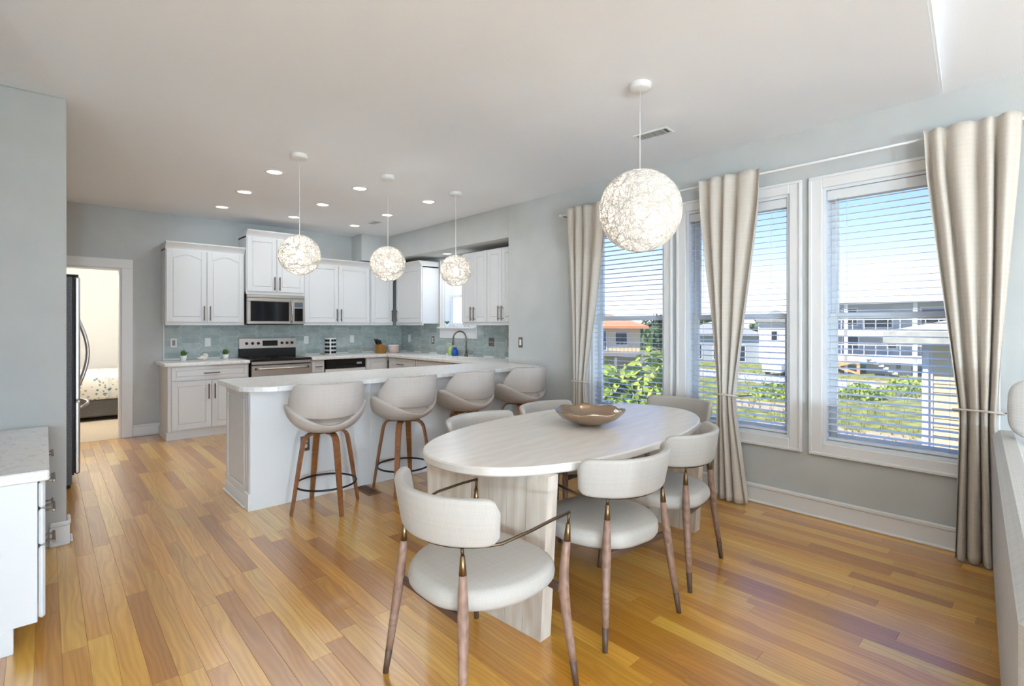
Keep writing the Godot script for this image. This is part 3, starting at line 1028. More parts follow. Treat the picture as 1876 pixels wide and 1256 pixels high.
func build_kitchen() -> void:
	var q := -PI / 2.0
	# wall cabinets of the back wall, left to right
	var b := func(x0: float, x1: float) -> Vector3: return Vector3((x0 + x1) / 2.0, 0, BZ)
	upper("white arched-door wall cabinet above the two small plants", b.call(1.075, 1.955), 0, 0.88, 1.385, 2.305, 0.33, [["door", -0.43, -0.003, 1.40, 2.29, 1, true], ["door", 0.003, 0.43, 1.40, 2.29, -1, true]])
	upper("tall white wall cabinet directly above the microwave", b.call(1.96, 2.722), 0, 0.762, 1.80, 2.55, 0.39, [["door", -0.372, -0.003, 1.815, 2.535, 1], ["door", 0.003, 0.372, 1.815, 2.535, -1]])
	upper("white two-door wall cabinet right of the microwave", b.call(2.727, 3.757), 0, 1.03, 1.385, 2.26, 0.33, [["door", -0.505, -0.003, 1.40, 2.245, 1], ["door", 0.003, 0.505, 1.40, 2.245, -1]])
	upper("narrow white single-door wall cabinet in the kitchen corner", b.call(3.762, 4.165), 0, 0.40, 1.385, 2.26, 0.33, [["door", -0.19, 0.19, 1.40, 2.245, 1]])
	# wall cabinets in the niche, facing the room
	upper("white wall cabinet with bare side panel left of the kitchen window", Vector3(NX, 0, (-7.36 - 6.577) / 2.0), q, 0.783, 1.385, 2.26, 0.316, [["door", -0.33, 0.38, 1.40, 2.245, -1]])
	upper("white two-door wall cabinet just right of the kitchen window", Vector3(NX, 0, -5.31), q, 0.54, 1.385, 2.33, 0.316, [["door", -0.266, -0.003, 1.40, 2.315, 1], ["door", 0.003, 0.266, 1.40, 2.315, -1]], false)
	upper("white two-door wall cabinet at the end of the niche", Vector3(NX, 0, -4.75), q, 0.57, 1.385, 2.33, 0.316, [["door", -0.281, -0.003, 1.40, 2.315, 1], ["door", 0.003, 0.281, 1.40, 2.315, -1]], false)
	# base cabinets
	base_cab("white base cabinet with one drawer and two doors left of the range", b.call(1.06, 1.935), 0, 0.875, [["drawer", -0.40, 0.425, 0.70, 0.86, 0], ["door", -0.40, 0.01, 0.115, 0.685, 1], ["door", 0.016, 0.425, 0.115, 0.685, -1]], 0.60, 0.012)
	base_cab("slim white base cabinet between range and dishwasher", b.call(2.732, 2.925), 0, 0.19, [["drawer", -0.085, 0.085, 0.70, 0.86, 0], ["door", -0.085, 0.085, 0.115, 0.685, 1]])
	base_cab("white corner base cabinet right of the dishwasher", b.call(3.545, 4.49), 0, 0.94, [["door", -0.46, -0.09, 0.115, 0.86, 1]])
	base_cab("white base cabinet with drawers beside the kitchen corner", Vector3(NX, 0, -6.69), q, 0.80, [["drawer", -0.36, 0.39, 0.70, 0.86, 0], ["drawer", -0.36, 0.39, 0.41, 0.69, 0], ["drawer", -0.36, 0.39, 0.115, 0.40, 0]])
	base_cab("white sink base cabinet under the kitchen window", Vector3(NX, 0, -5.84), q, 0.89, [["drawer", -0.435, 0.435, 0.70, 0.86, 0], ["door", -0.435, -0.003, 0.115, 0.685, 1], ["door", 0.003, 0.435, 0.115, 0.685, -1]])
	base_cab("white base cabinet where sink run meets the breakfast bar", Vector3(NX, 0, -5.06), q, 0.66, [["door", -0.32, 0.32, 0.115, 0.86, -1]])
	# worktops
	var ct := thing("countertop", "pale quartz worktop left of the range", "countertop", Vector3(1.475, 0.874, BZ + 0.32))
	obj(prism(st(), rrect(Vector2(-0.46, -0.318), Vector2(0.46, 0.32), [0, 0, 0, 0.02]), 0.0, 0.04, 0.006), "slab", M.quartz, ct)
	var big := thing("countertop", "long pale quartz worktop of sink run and breakfast bar", "countertop", Vector3(0, 0.874, 0))
	var pl := PackedVector2Array()
	pl.append_array(PackedVector2Array([Vector2(2.728, BZ + 0.002), Vector2(NX - 0.002, BZ + 0.002), Vector2(NX - 0.002, NZ - 0.002), Vector2(WX - 0.002, NZ - 0.002), Vector2(WX - 0.002, -3.945)]))
	for k in 9:
		var t := PI / 2.0 * k / 8.0
		pl.append(Vector2(1.30 - 0.26 * sin(t), -4.125 + 0.235 * cos(t)))
	for k in 4:
		var t := PI / 2.0 * k / 3.0
		pl.append(Vector2(1.08 - 0.04 * cos(t), -4.70 - 0.04 * sin(t)))
	pl.append_array(PackedVector2Array([Vector2(3.86, -4.74), Vector2(3.86, -7.06), Vector2(2.728, -7.06)]))
	var cut := PackedVector2Array([Vector2(3.97, -6.22), Vector2(4.38, -6.22), Vector2(4.38, -5.47), Vector2(3.97, -5.47)])
	# the slab is laid in two pieces round the sink cut-out
	var left := Geometry2D.clip_polygons(pl, PackedVector2Array([Vector2(3.97, -6.22), Vector2(5, -6.22), Vector2(5, -5.47), Vector2(3.97, -5.47)]))
	var sl := st()
	for g in left:
		prism(sl, g, 0.0, 0.04, 0.005)
	prism(sl, PackedVector2Array([Vector2(4.38, -6.2205), Vector2(NX - 0.002, -6.2205), Vector2(NX - 0.002, -5.4695), Vector2(4.38, -5.4695)]), 0.0, 0.04, 0.0)
	obj(sl, "slab", M.quartz, big)
	var sk := thing("kitchen_sink", "steel undermount sink below the kitchen window", "sink", Vector3(4.175, 0.68, -5.845))
	var s := st()
	bx(s, Vector3(-0.205, 0, -0.375), Vector3(0.205, 0.004, 0.375), 0.0)
	bx(s, Vector3(-0.205, 0.004, -0.375), Vector3(-0.201, 0.193, 0.375), 0.0)
	bx(s, Vector3(0.201, 0.004, -0.375), Vector3(0.205, 0.193, 0.375), 0.0)
	bx(s, Vector3(-0.201, 0.004, -0.375), Vector3(0.201, 0.193, -0.371), 0.0)
	bx(s, Vector3(-0.201, 0.004, 0.371), Vector3(0.201, 0.193, 0.375), 0.0)
	obj(s, "basin", M.steel, sk)
	obj(lathe(st(true), [Vector2(0.001, 0.006), Vector2(0.03, 0.006), Vector2(0.042, 0.004)], 20), "drain", M.chrome, sk)
	# breakfast bar
	var pn := thing("breakfast_bar", "white panelled breakfast bar base with corner post", "kitchen island", Vector3(1.105, 0, -4.03))
	boxpart(pn, "back_panel", Vector3(0.0, 0.0, -0.02), Vector3(2.93, 0.873, 0.0), M.cab, 0.002)
	boxpart(pn, "body", Vector3(0.02, 0.10, -0.66), Vector3(2.74, 0.873, -0.02), M.cab, 0.0)
	boxpart(pn, "plinth", Vector3(0.02, 0.0, -0.60), Vector3(2.74, 0.10, -0.03), M.cab, 0.0)
	var ep := obj(front_panel(0.58, 0.79), "end_panel", M.cab, pn)
	ep.transform = Transform3D(Basis(Vector3(0, 0, 1), Vector3.UP, Vector3(-1, 0, 0)), Vector3(0.021, 0.082, -0.385))
	boxpart(pn, "corner_post", Vector3(-0.002, 0.0, -0.085), Vector3(0.02, 0.873, -0.019), M.cab, 0.003)
	boxpart(pn, "baseboard", Vector3(-0.004, 0.0, -0.675), Vector3(0.022, 0.082, -0.085), M.trim, 0.004)
	boxpart(pn, "base_block", Vector3(-0.014, 0.0, -0.10), Vector3(0.0, 0.13, 0.004), M.trim, 0.004)
	boxpart(pn, "shoe_moulding", Vector3(-0.022, 0.0, -0.69), Vector3(-0.004, 0.018, -0.105), M.trim, 0.005)
	for x in [0.95, 1.90]:
		boxpart(pn, "batten", Vector3(x, 0.0, 0.0), Vector3(x + 0.06, 0.873, 0.006), M.cab, 0.002)
	outlet("grey steel duplex outlet on the bar behind the nearest stool", Vector3(1.50, 0.436, -4.03), 0, 0, M.plate, M.white)
	outlet("grey steel outlet on the bar under the third stool", Vector3(2.93, 0.436, -4.03), 0, 0, M.plate, M.white)
	# tiled backsplashes
	var bs := thing("backsplash", "grey-green long hexagon tile backsplash on the back wall", "backsplash", Vector3(0, 0, BZ))
	boxpart(bs, "grout", Vector3(1.11, 0.915, 0.0005), Vector3(NX - 0.001, 1.384, 0.006), M.grout, 0.0)
	tiles(bs, Vector2(1.112, 0.917), Vector2(NX - 0.012, 1.383), [])
	boxpart(bs, "edge_strip", Vector3(1.098, 0.915, 0.0005), Vector3(1.11, 1.384, 0.011), M.trim, 0.002)
	var bn := thing("backsplash", "grey-green long hexagon tile backsplash around the kitchen window sill", "backsplash", Vector3(NX, 0, BZ), q)
	var w0: float = KW[0] - 0.09 - BZ
	var w1: float = KW[1] + 0.09 - BZ
	boxpart(bn, "grout", Vector3(0.012, 0.915, 0.0005), Vector3(NZ - BZ - 0.002, 1.164, 0.006), M.grout, 0.0)
	boxpart(bn, "grout", Vector3(0.012, 1.164, 0.0005), Vector3(w0 - 0.001, 1.384, 0.006), M.grout, 0.0)
	boxpart(bn, "grout", Vector3(w1 + 0.001, 1.164, 0.0005), Vector3(NZ - BZ - 0.002, 1.384, 0.006), M.grout, 0.0)
	tiles(bn, Vector2(0.012, 0.917), Vector2(NZ - BZ - 0.003, 1.383), [PackedVector2Array([Vector2(w0 - 0.002, 1.163), Vector2(w1 + 0.002, 1.163), Vector2(w1 + 0.002, 2.0), Vector2(w0 - 0.002, 2.0)])])
	# plates on the walls
	var z9 := BZ + 0.0105
	outlet("white outlet plate at the left end of the backsplash", Vector3(1.21, 1.135, z9), 0, 1, M.white, M.plate)
	outlet("blank-looking white switch plate above the shell", Vector3(1.59, 1.135, z9), 0, 1, M.white, M.white)
	outlet("white outlet in the backsplash right of the range", Vector3(2.88, 1.143, z9), 0, 0, M.white, M.white)
	outlet("white outlet in the backsplash above the dishwasher", Vector3(3.60, 1.143, z9), 0, 0, M.white, M.white)
	var x9 := NX - 0.0105
	outlet("outlet in the side backsplash near the kitchen corner", Vector3(x9, 1.14, -7.42), q, 0, M.white, M.white)
	outlet("grey outlet in the side backsplash left of the tap", Vector3(x9, 1.13, -6.72), q, 0, M.plate, M.white)
	outlet("wide grey double switch plate right of the kitchen window", Vector3(x9, 1.13, -5.30), q, 2, M.plate, M.white)
	outlet("narrow grey switch plate at the end of the niche", Vector3(x9, 1.135, -4.93), q, 1, M.plate, M.white)
	outlet("grey steel switch plate on the dining wall beside the niche", Vector3(WX, 1.163, -4.25), q, 1, M.plate, M.white)

func build_appliances() -> void:
	# microwave
	var o := thing("microwave", "stainless over-range microwave with dark window", "microwave", Vector3(2.341, 1.365, BZ))
	boxpart(o, "body", Vector3(-0.376, 0.0, 0.011), Vector3(0.376, 0.41, 0.36), M.black, 0.004)
	boxpart(o, "vent_grille", Vector3(-0.378, 0.365, 0.36), Vector3(0.378, 0.41, 0.392), M.steel, 0.006)
	var s := st()
	bx(s, Vector3(-0.378, 0.01, 0.361), Vector3(0.20, 0.05, 0.395), 0.005)
	bx(s, Vector3(-0.378, 0.315, 0.361), Vector3(0.20, 0.362, 0.395), 0.005)
	bx(s, Vector3(-0.378, 0.05, 0.361), Vector3(-0.33, 0.315, 0.395), 0.005)
	bx(s, Vector3(0.16, 0.05, 0.361), Vector3(0.20, 0.315, 0.395), 0.005)
	var d := obj(s, "door", M.steel, o)
	boxpart(d, "window", Vector3(-0.33, 0.05, 0.365), Vector3(0.16, 0.315, 0.388), M.blackgloss, 0.0)
	obj(tube(st(true), [Vector3(0.185, 0.03, 0.39), Vector3(0.19, 0.06, 0.425), Vector3(0.192, 0.185, 0.437), Vector3(0.19, 0.31, 0.425), Vector3(0.185, 0.34, 0.39)], 0.011, 10), "handle", M.steel, d)
	boxpart(o, "control_panel", Vector3(0.205, 0.01, 0.361), Vector3(0.378, 0.362, 0.393), M.steel, 0.005)
	boxpart(o, "keypad", Vector3(0.235, 0.05, 0.39), Vector3(0.35, 0.23, 0.3945), M.blackgloss, 0.001)
	boxpart(o, "display", Vector3(0.235, 0.245, 0.39), Vector3(0.35, 0.315, 0.3945), M.housedark, 0.001)
	# range
	o = thing("range", "stainless range with black glass cooktop and knobs on the back panel", "stove", Vector3(2.33, 0, BZ))
	boxpart(o, "body", Vector3(-0.378, 0.03, 0.012), Vector3(0.378, 0.895, 0.62), M.black, 0.004)
	boxpart(o, "cooktop", Vector3(-0.381, 0.895, 0.012), Vector3(0.381, 0.922, 0.665), M.blackgloss, 0.006)
	for p in [[-0.18, 0.2, 0.09], [0.19, 0.2, 0.075], [-0.18, 0.47, 0.075], [0.19, 0.47, 0.1]]:
		obj(lathe(st(true), [Vector2(p[2], 0.9225), Vector2(p[2] + 0.004, 0.9228), Vector2(p[2] + 0.008, 0.9225)], 32, Vector3(p[0], 0, p[1])), "burner_ring", M.housedark, o)
	boxpart(o, "riser", Vector3(-0.378, 0.922, 0.012), Vector3(0.378, 1.04, 0.07), M.black, 0.004)
	var bp := obj(prism(st(), PackedVector2Array([Vector2(0.012, 1.04), Vector2(0.085, 1.04), Vector2(0.075, 1.175), Vector2(0.03, 1.185), Vector2(0.012, 1.18)]), -0.381, 0.381, 0.004, Transform3D(Vector3(0, 0, 1), Vector3(1, 0, 0), Vector3(0, 1, 0), Vector3.ZERO)), "back_panel", M.steel, o)
	for x in [-0.285, -0.21, -0.135, 0.18, 0.25, 0.32]:
		var kn := obj(lathe(st(true), [Vector2(0.001, 0.024), Vector2(0.016, 0.022), Vector2(0.02, 0.0)], 18), "knob", M.black, bp)
		kn.transform = Transform3D(Basis(Vector3(1, 0, 0), PI / 2.0), Vector3(x, 1.108, 0.08))
	boxpart(bp, "display", Vector3(-0.08, 1.07, 0.078), Vector3(0.12, 1.145, 0.0855), M.blackgloss, 0.001)
	boxpart(o, "vent_trim", Vector3(-0.379, 0.85, 0.62), Vector3(0.379, 0.893, 0.652), M.steel, 0.005)
	d = boxpart(o, "oven_door", Vector3(-0.379, 0.24, 0.62), Vector3(0.379, 0.838, 0.652), M.steel, 0.006)
	boxpart(d, "window", Vector3(-0.28, 0.36, 0.65), Vector3(0.28, 0.68, 0.654), M.blackgloss, 0.001)
	var path := []
	for k in 13:
		var t := k / 12.0 * 2.0 - 1.0
		path.append(Vector3(0.34 * t, 0.795, 0.70 - 0.045 * t * t * t * t))
	var hd := obj(tube(st(true), path, 0.013, 10), "handle", M.steel, d)
	for x in [-0.33, 0.33]:
		boxpart(hd, "bracket", Vector3(x - 0.012, 0.782, 0.65), Vector3(x + 0.012, 0.808, 0.672), M.black, 0.003)
	boxpart(o, "drawer", Vector3(-0.379, 0.05, 0.62), Vector3(0.379, 0.23, 0.65), M.steel, 0.006)
	# dishwasher
	o = thing("dishwasher", "dishwasher with black control strip under the worktop", "dishwasher", Vector3(3.236, 0, BZ))
	boxpart(o, "body", Vector3(-0.303, 0.02, 0.01), Vector3(0.303, 0.868, 0.57), M.black, 0.002)
	boxpart(o, "door_panel", Vector3(-0.301, 0.12, 0.57), Vector3(0.301, 0.735, 0.60), M.white, 0.005)
	var strip_panel := boxpart(o, "control_strip", Vector3(-0.301, 0.74, 0.57), Vector3(0.301, 0.866, 0.61), M.blackgloss, 0.006)
	boxpart(strip_panel, "display", Vector3(0.16, 0.79, 0.609), Vector3(0.24, 0.82, 0.612), M.housegrey, 0.0)
	boxpart(strip_panel, "grip", Vector3(-0.15, 0.745, 0.608), Vector3(0.15, 0.765, 0.618), M.black, 0.003)
	# refrigerator behind the partition
	o = thing("refrigerator", "steel refrigerator with curved handle behind the partition wall", "refrigerator", Vector3(-0.22, 0, -5.6))
	boxpart(o, "body", Vector3(-0.42, 0.03, -0.90), Vector3(0.388, 1.765, 0.0), M.fridge_side, 0.006)
	boxpart(o, "gasket", Vector3(0.388, 0.11, -0.89), Vector3(0.402, 1.76, -0.006), M.black, 0.0)
	boxpart(o, "plinth", Vector3(0.0, 0.0, -0.88), Vector3(0.38, 0.1, -0.02), M.black, 0.004)
	for q in [[0.735, 1.765, -0.448, 0.0], [0.735, 1.765, -0.90, -0.452], [0.115, 0.725, -0.90, 0.0]]:
		var dr := boxpart(o, "door", Vector3(0.402, q[0], q[2]), Vector3(0.44, q[1], q[3]), M.steel, 0.012)
		var hp := []
		for k in 13:
			var t := k / 12.0
			var out := 0.44 + 0.07 * sin(PI * t)
			if q[0] > 0.5:
				hp.append(Vector3(out, 0.80 + 0.62 * t, (-0.39 if q[3] < -0.1 else -0.40) if q[3] > -0.1 else -0.51))
			else:
				hp.append(Vector3(out, 0.66, -0.80 + 0.7 * t))
		obj(tube(st(true), hp, 0.013, 8), "handle", M.steel, dr)
	boxpart(o, "hinge_cover", Vector3(0.28, 1.765, -0.12), Vector3(0.43, 1.785, -0.02), M.black, 0.004)

func plant(label: String, at: Vector3, sd: int) -> void:
	var o := thing("potted_plant", label, "plant", at, 0.0, "small potted plants")
	obj(lathe(st(true), [Vector2(0.001, 0.0), Vector2(0.028, 0.0), Vector2(0.036, 0.066), Vector2(0.033, 0.067), Vector2(0.031, 0.058), Vector2(0.001, 0.057)], 20), "pot", M.white, o)
	var g := RandomNumberGenerator.new()
	g.seed = sd
	var s := st()
	for i in 70:
		var a := g.randf() * TAU
		var tilt := g.randf_range(0.05, 0.8)
		var l := g.randf_range(0.05, 0.095)
		var d := Vector3(cos(a) * sin(tilt), cos(tilt), sin(a) * sin(tilt))
		var p := Vector3(cos(a), 0, sin(a)) * g.randf() * 0.015 + Vector3.UP * 0.055
		var sd2 := Vector3(-sin(a), 0, cos(a)) * 0.006
		var m := p + d * l * 0.6
		face(s, [p, m + sd2, p + d * l, m - sd2], p - d + Vector3(cos(a), -1, sin(a)))
	obj(s, "leaves", M.greenleaf, o)

func build_small_kitchen() -> void:
	var y := 0.915
	plant("small potted green plant at the left end of the counter", Vector3(1.27, y, -7.42), 1)
	plant("small potted green plant next to the range", Vector3(1.735, y, -7.40), 2)
	# spiral shell
	var o := thing("seashell", "white spiral seashell between the two small plants", "seashell", Vector3(1.47, y, -7.38), 0.5)
	var rows := []
	for i in 40:
		var t := i / 39.0
		var a := t * TAU * 2.6
		var c := Vector3(-0.075 + 0.13 * t, 0.038 + 0.018 * sin(a) * t, 0.03 * cos(a) * t)
		var r := 0.006 + 0.034 * t * (1.0 if t < 0.9 else (1.0 - t) * 8.0 + 0.2)
		var row := []
		for k in 12:
			var b := TAU * k / 12
			row.append(c + Vector3(0.25 * r * sin(b * 2.0), r * cos(b) * 0.95, r * sin(b) * 1.1))
		rows.append(row)
	obj(grid(st(true), rows, true, true), "whorl", M.shell, o)
	var sp := st(true)
	for k in 5:
		var a := k * 0.55 - 0.6
		tube(sp, [Vector3(0.03, 0.05, 0), Vector3(0.035 + 0.02 * sin(a), 0.05 + 0.045 * cos(a), 0.03 * sin(a * 2.0))], [0.012, 0.002], 6)
	obj(sp, "spines", M.shell, o)
	# spice rack
	o = thing("spice_rack", "white revolving spice rack with dark jar lids", "spice rack", Vector3(3.14, y, -7.42), 0.35)
	boxpart(o, "base", Vector3(-0.06, 0, -0.06), Vector3(0.06, 0.012, 0.06), M.white, 0.004)
	boxpart(o, "tower", Vector3(-0.055, 0.012, -0.055), Vector3(0.055, 0.255, 0.055), M.white, 0.004)
	for f in 4:
		for r in 4:
			for c in 2:
				var j := obj(lathe(st(true), [Vector2(0.018, 0.0), Vector2(0.019, 0.016), Vector2(0.016, 0.018), Vector2(0.0005, 0.018)], 14), "jar_lid", M.black, o)
				j.transform = Transform3D(Basis(Vector3.UP, f * PI / 2.0), Vector3.ZERO) * Transform3D(Basis(Vector3(1, 0, 0), PI / 2.0), Vector3(-0.024 + 0.048 * c, 0.045 + 0.058 * r, 0.054))
	# knife block
	o = thing("knife_block", "honey-coloured knife block with black-handled knives", "knife block", Vector3(3.93, y, -7.36), 0.3)
	obj(prism(st(), PackedVector2Array([Vector2(-0.07, 0), Vector2(0.07, 0), Vector2(0.07, 0.10), Vector2(-0.03, 0.155), Vector2(-0.07, 0.14)]), -0.05, 0.05, 0.004, FRONT), "block", M.knifewood, o)
	for i in 6:
		var p := Vector3(-0.05 + 0.035 * (i % 3), 0.13 - 0.012 * (i % 3), -0.025 + 0.05 * (i / 3))
		obj(tube(st(true), [p, p + Vector3(-0.035, 0.05, 0), p + Vector3(-0.06, 0.10, 0)], [0.011, 0.0125, 0.01], 8), "knife_handle", M.black, o)
	o = thing("canister", "pale pink canister beside the knife block", "canister", Vector3(4.17, y, -7.38))
	obj(lathe(st(true), [Vector2(0.001, 0), Vector2(0.075, 0), Vector2(0.085, 0.006), Vector2(0.088, 0.11), Vector2(0.086, 0.112)], 28), "body", M.pink, o)
	obj(lathe(st(true), [Vector2(0.09, 0.112), Vector2(0.09, 0.124), Vector2(0.07, 0.13), Vector2(0.001, 0.131)], 28), "lid", M.white, o)
	# tap and bottles by the sink
	o = thing("faucet", "brushed steel gooseneck tap behind the sink", "faucet", Vector3(4.435, y, -5.80), 0.0)
	obj(lathe(st(true), [Vector2(0.001, 0.05), Vector2(0.02, 0.048), Vector2(0.024, 0.03), Vector2(0.027, 0.0)], 20), "base", M.nickel, o)
	var path := [Vector3(0, 0.03, 0), Vector3(0, 0.27, 0)]
	for k in 11:
		var a := PI * k / 10.0
		path.append(Vector3(-0.09 + 0.09 * cos(a), 0.27 + 0.09 * sin(a), -0.06 * k / 10.0))
	path.append(Vector3(-0.18, 0.23, -0.065))
	obj(tube(st(true), path, 0.0115, 10), "spout", M.nickel, o)
	obj(tube(st(true), [Vector3(-0.18, 0.245, -0.064), Vector3(-0.181, 0.20, -0.066), Vector3(-0.182, 0.165, -0.067)], [0.013, 0.017, 0.019], 12), "spray_head", M.nickel, o)
	obj(tube(st(true), [Vector3(0, 0.04, 0.02), Vector3(-0.01, 0.06, 0.05), Vector3(-0.02, 0.10, 0.075)], [0.008, 0.007, 0.006], 8), "lever", M.nickel, o)
	o = thing("soap_bottle", "lime green soap bottle beside the tap", "bottle", Vector3(4.42, y, -6.16))
	obj(lathe(st(true), [Vector2(0.001, 0), Vector2(0.032, 0), Vector2(0.034, 0.01), Vector2(0.034, 0.10), Vector2(0.014, 0.125), Vector2(0.012, 0.14)], 20), "bottle", M.soap_green, o)
	obj(tube(st(true), [Vector3(0, 0.14, 0), Vector3(0, 0.175, 0), Vector3(-0.03, 0.178, 0)], 0.006, 8), "pump", M.white, o)
	o = thing("soap_bottle", "blue scrubbing sponge tub by the sink", "sponge holder", Vector3(4.40, y, -6.02))
	obj(lathe(st(true), [Vector2(0.001, 0), Vector2(0.045, 0), Vector2(0.05, 0.03), Vector2(0.046, 0.085), Vector2(0.04, 0.09), Vector2(0.001, 0.088)], 20), "tub", M.soap_blue, o)
	boxpart(o, "sponge", Vector3(-0.03, 0.08, -0.02), Vector3(0.03, 0.125, 0.02), M.soap_blue, 0.008)
	# things on the window sill
	o = thing("potted_plant", "tiny green plant on the kitchen window sill", "plant", Vector3(4.46, KW[2] + 0.006, -6.30))
	obj(lathe(st(true), [Vector2(0.001, 0), Vector2(0.022, 0), Vector2(0.026, 0.04), Vector2(0.001, 0.04)], 16), "pot", M.white, o)
	var g := RandomNumberGenerator.new()
	g.seed = 77
	var s := st()
	for i in 40:
		var a := g.randf() * TAU
		var d := Vector3(cos(a) * 0.7, 0.8, sin(a) * 0.7)
		var p := Vector3(0, 0.035, 0)
		face(s, [p, p + d * 0.035 + Vector3(-sin(a), 0, cos(a)) * 0.01, p + d * 0.065, p + d * 0.035 - Vector3(-sin(a), 0, cos(a)) * 0.01], p + Vector3(cos(a), -1, sin(a)))
	obj(s, "leaves", M.greenleaf, o)
	for k in 2:
		o = thing("sill_jar", ["small white jar in the middle of the kitchen window sill", "small white jar at the right end of the kitchen window sill"][k], "jar", Vector3(4.455, KW[2] + 0.006, [-6.08, -5.83][k]))
		obj(lathe(st(true), [Vector2(0.001, 0), Vector2(0.026, 0), Vector2(0.03, 0.02), Vector2(0.026, 0.055), Vector2(0.022, 0.056)], 18), "jar", M.shell, o)
		obj(lathe(st(true), [Vector2(0.024, 0.056), Vector2(0.024, 0.066), Vector2(0.001, 0.07)], 18), "lid", M.white if k == 0 else M.dark, o)
	o = thing("cutting_board", "thin white board leaning on the end wall of the niche", "board", Vector3(4.28, 0.9155, -4.52))
	obj(bx(st(), Vector3(-0.11, 0, -0.005), Vector3(0.11, 0.24, 0.005), 0.003, Transform3D(Basis(Vector3(1, 0, 0), 0.14), Vector3(0, 0.001, 0))), "board", M.white, o)
	# floor register
	o = thing("floor_register", "brown slotted floor vent in front of the breakfast bar", "vent", Vector3(1.96, 0.0, -3.90))
	boxpart(o, "plate", Vector3(-0.055, 0.0, -0.14), Vector3(0.055, 0.004, 0.14), M.oakvent, 0.001)
	for i in 9:
		boxpart(o, "slot", Vector3(-0.04, 0.0036, -0.12 + i * 0.027), Vector3(0.04, 0.0042, -0.108 + i * 0.027), M.dark, 0.0)

# ---------------------------------------------------------------- dining table and chairs
func oval(a: float, b: float, n: float, seg: int) -> PackedVector2Array:
	var out := PackedVector2Array()
	for k in seg:
		var t := TAU * k / seg
		out.append(Vector2(a * signf(cos(t)) * pow(absf(cos(t)), 2.0 / n), b * signf(sin(t)) * pow(absf(sin(t)), 2.0 / n)))
	return out

func chair_leg(o: Node3D, path: Array, rads: Array, fer_top: Vector3, rod_top: Vector3) -> void:
	# path runs from the floor upwards; the last point is the lower end of the metal sleeve
	var foot: Vector3 = path[0].lerp(path[1], 0.26)
	var fr: float = lerpf(rads[0], rads[1], 0.26)
	var wood := [foot]
	var wr := [fr]
	for i in range(1, path.size()):
		wood.append(path[i])
		wr.append(rads[i])
	# soften the bend of the leg
	var sm := []
	var sr := []
	for i in wood.size():
		sm.append(wood[i])
		sr.append(wr[i])
		if i < wood.size() - 1:
			for t in [0.33, 0.66]:
				var p0: Vector3 = wood[maxi(i - 1, 0)]
				var p3: Vector3 = wood[mini(i + 2, wood.size() - 1)]
				sm.append(wood[i].cubic_interpolate(wood[i + 1], p0, p3, t))
				sr.append(lerpf(wr[i], wr[i + 1], t))
	var leg := obj(tube(st(true), sm, sr, 10), "leg", M.chair_wood, o)
	obj(tube(st(true), [path[0], foot], [rads[0], fr + 0.0004], 10), "foot_cap", M.chair_dark, leg)
	var e: Vector3 = path[-1]
	obj(tube(st(true), [e, fer_top], [rads[-1] + 0.0006, 0.0085], 10), "sleeve", M.brass, leg)
	obj(tube(st(true), [fer_top, rod_top], 0.0055, 8), "rod", M.rail, leg)

func back_band(half: float, rad: float, cz: float, y0: float, y1: float, th: float, lean: float, corner: float) -> SurfaceTool:
	# upholstered band bent round the sitter; open towards -z
	var rows := []
	var n := 36
	for i in n + 1:
		var u := float(i) / n * 2.0 - 1.0
		var a := u * half
		var edge := (1.0 - absf(u)) * half * rad
		var k := 1.0
		if edge < corner:
			k = sqrt(maxf(0.0, 1.0 - pow(1.0 - edge / corner, 2.0)))
		var hc := (y0 + y1) / 2.0
		var top := lerpf(hc, y1, 0.4 + 0.6 * k) + 0.004 * u * u
		var bot := lerpf(hc, y0, 0.72 + 0.28 * k) + 0.012 * u * u
		var tt := th * (0.25 + 0.75 * sqrt(minf(1.0, edge / 0.03)))
		var row := []
		for m in 16:
			var t := TAU * m / 16.0
			var ex := signf(cos(t)) * pow(absf(cos(t)), 0.7)
			var ey := signf(sin(t)) * pow(absf(sin(t)), 0.18)
			var y := (top + bot) / 2.0 + (top - bot) / 2.0 * ey
			var r := rad + tt / 2.0 * ex + lean * (y - y0) / (y1 - y0)
			row.append(Vector3(sin(a) * r, y, cz + cos(a) * r))
		rows.append(row)
	var s := st(true)
	grid(s, rows, true, false)
	cap(s, rows[0], rows[1][0])
	cap(s, rows[-1], rows[-2][0])
	return s

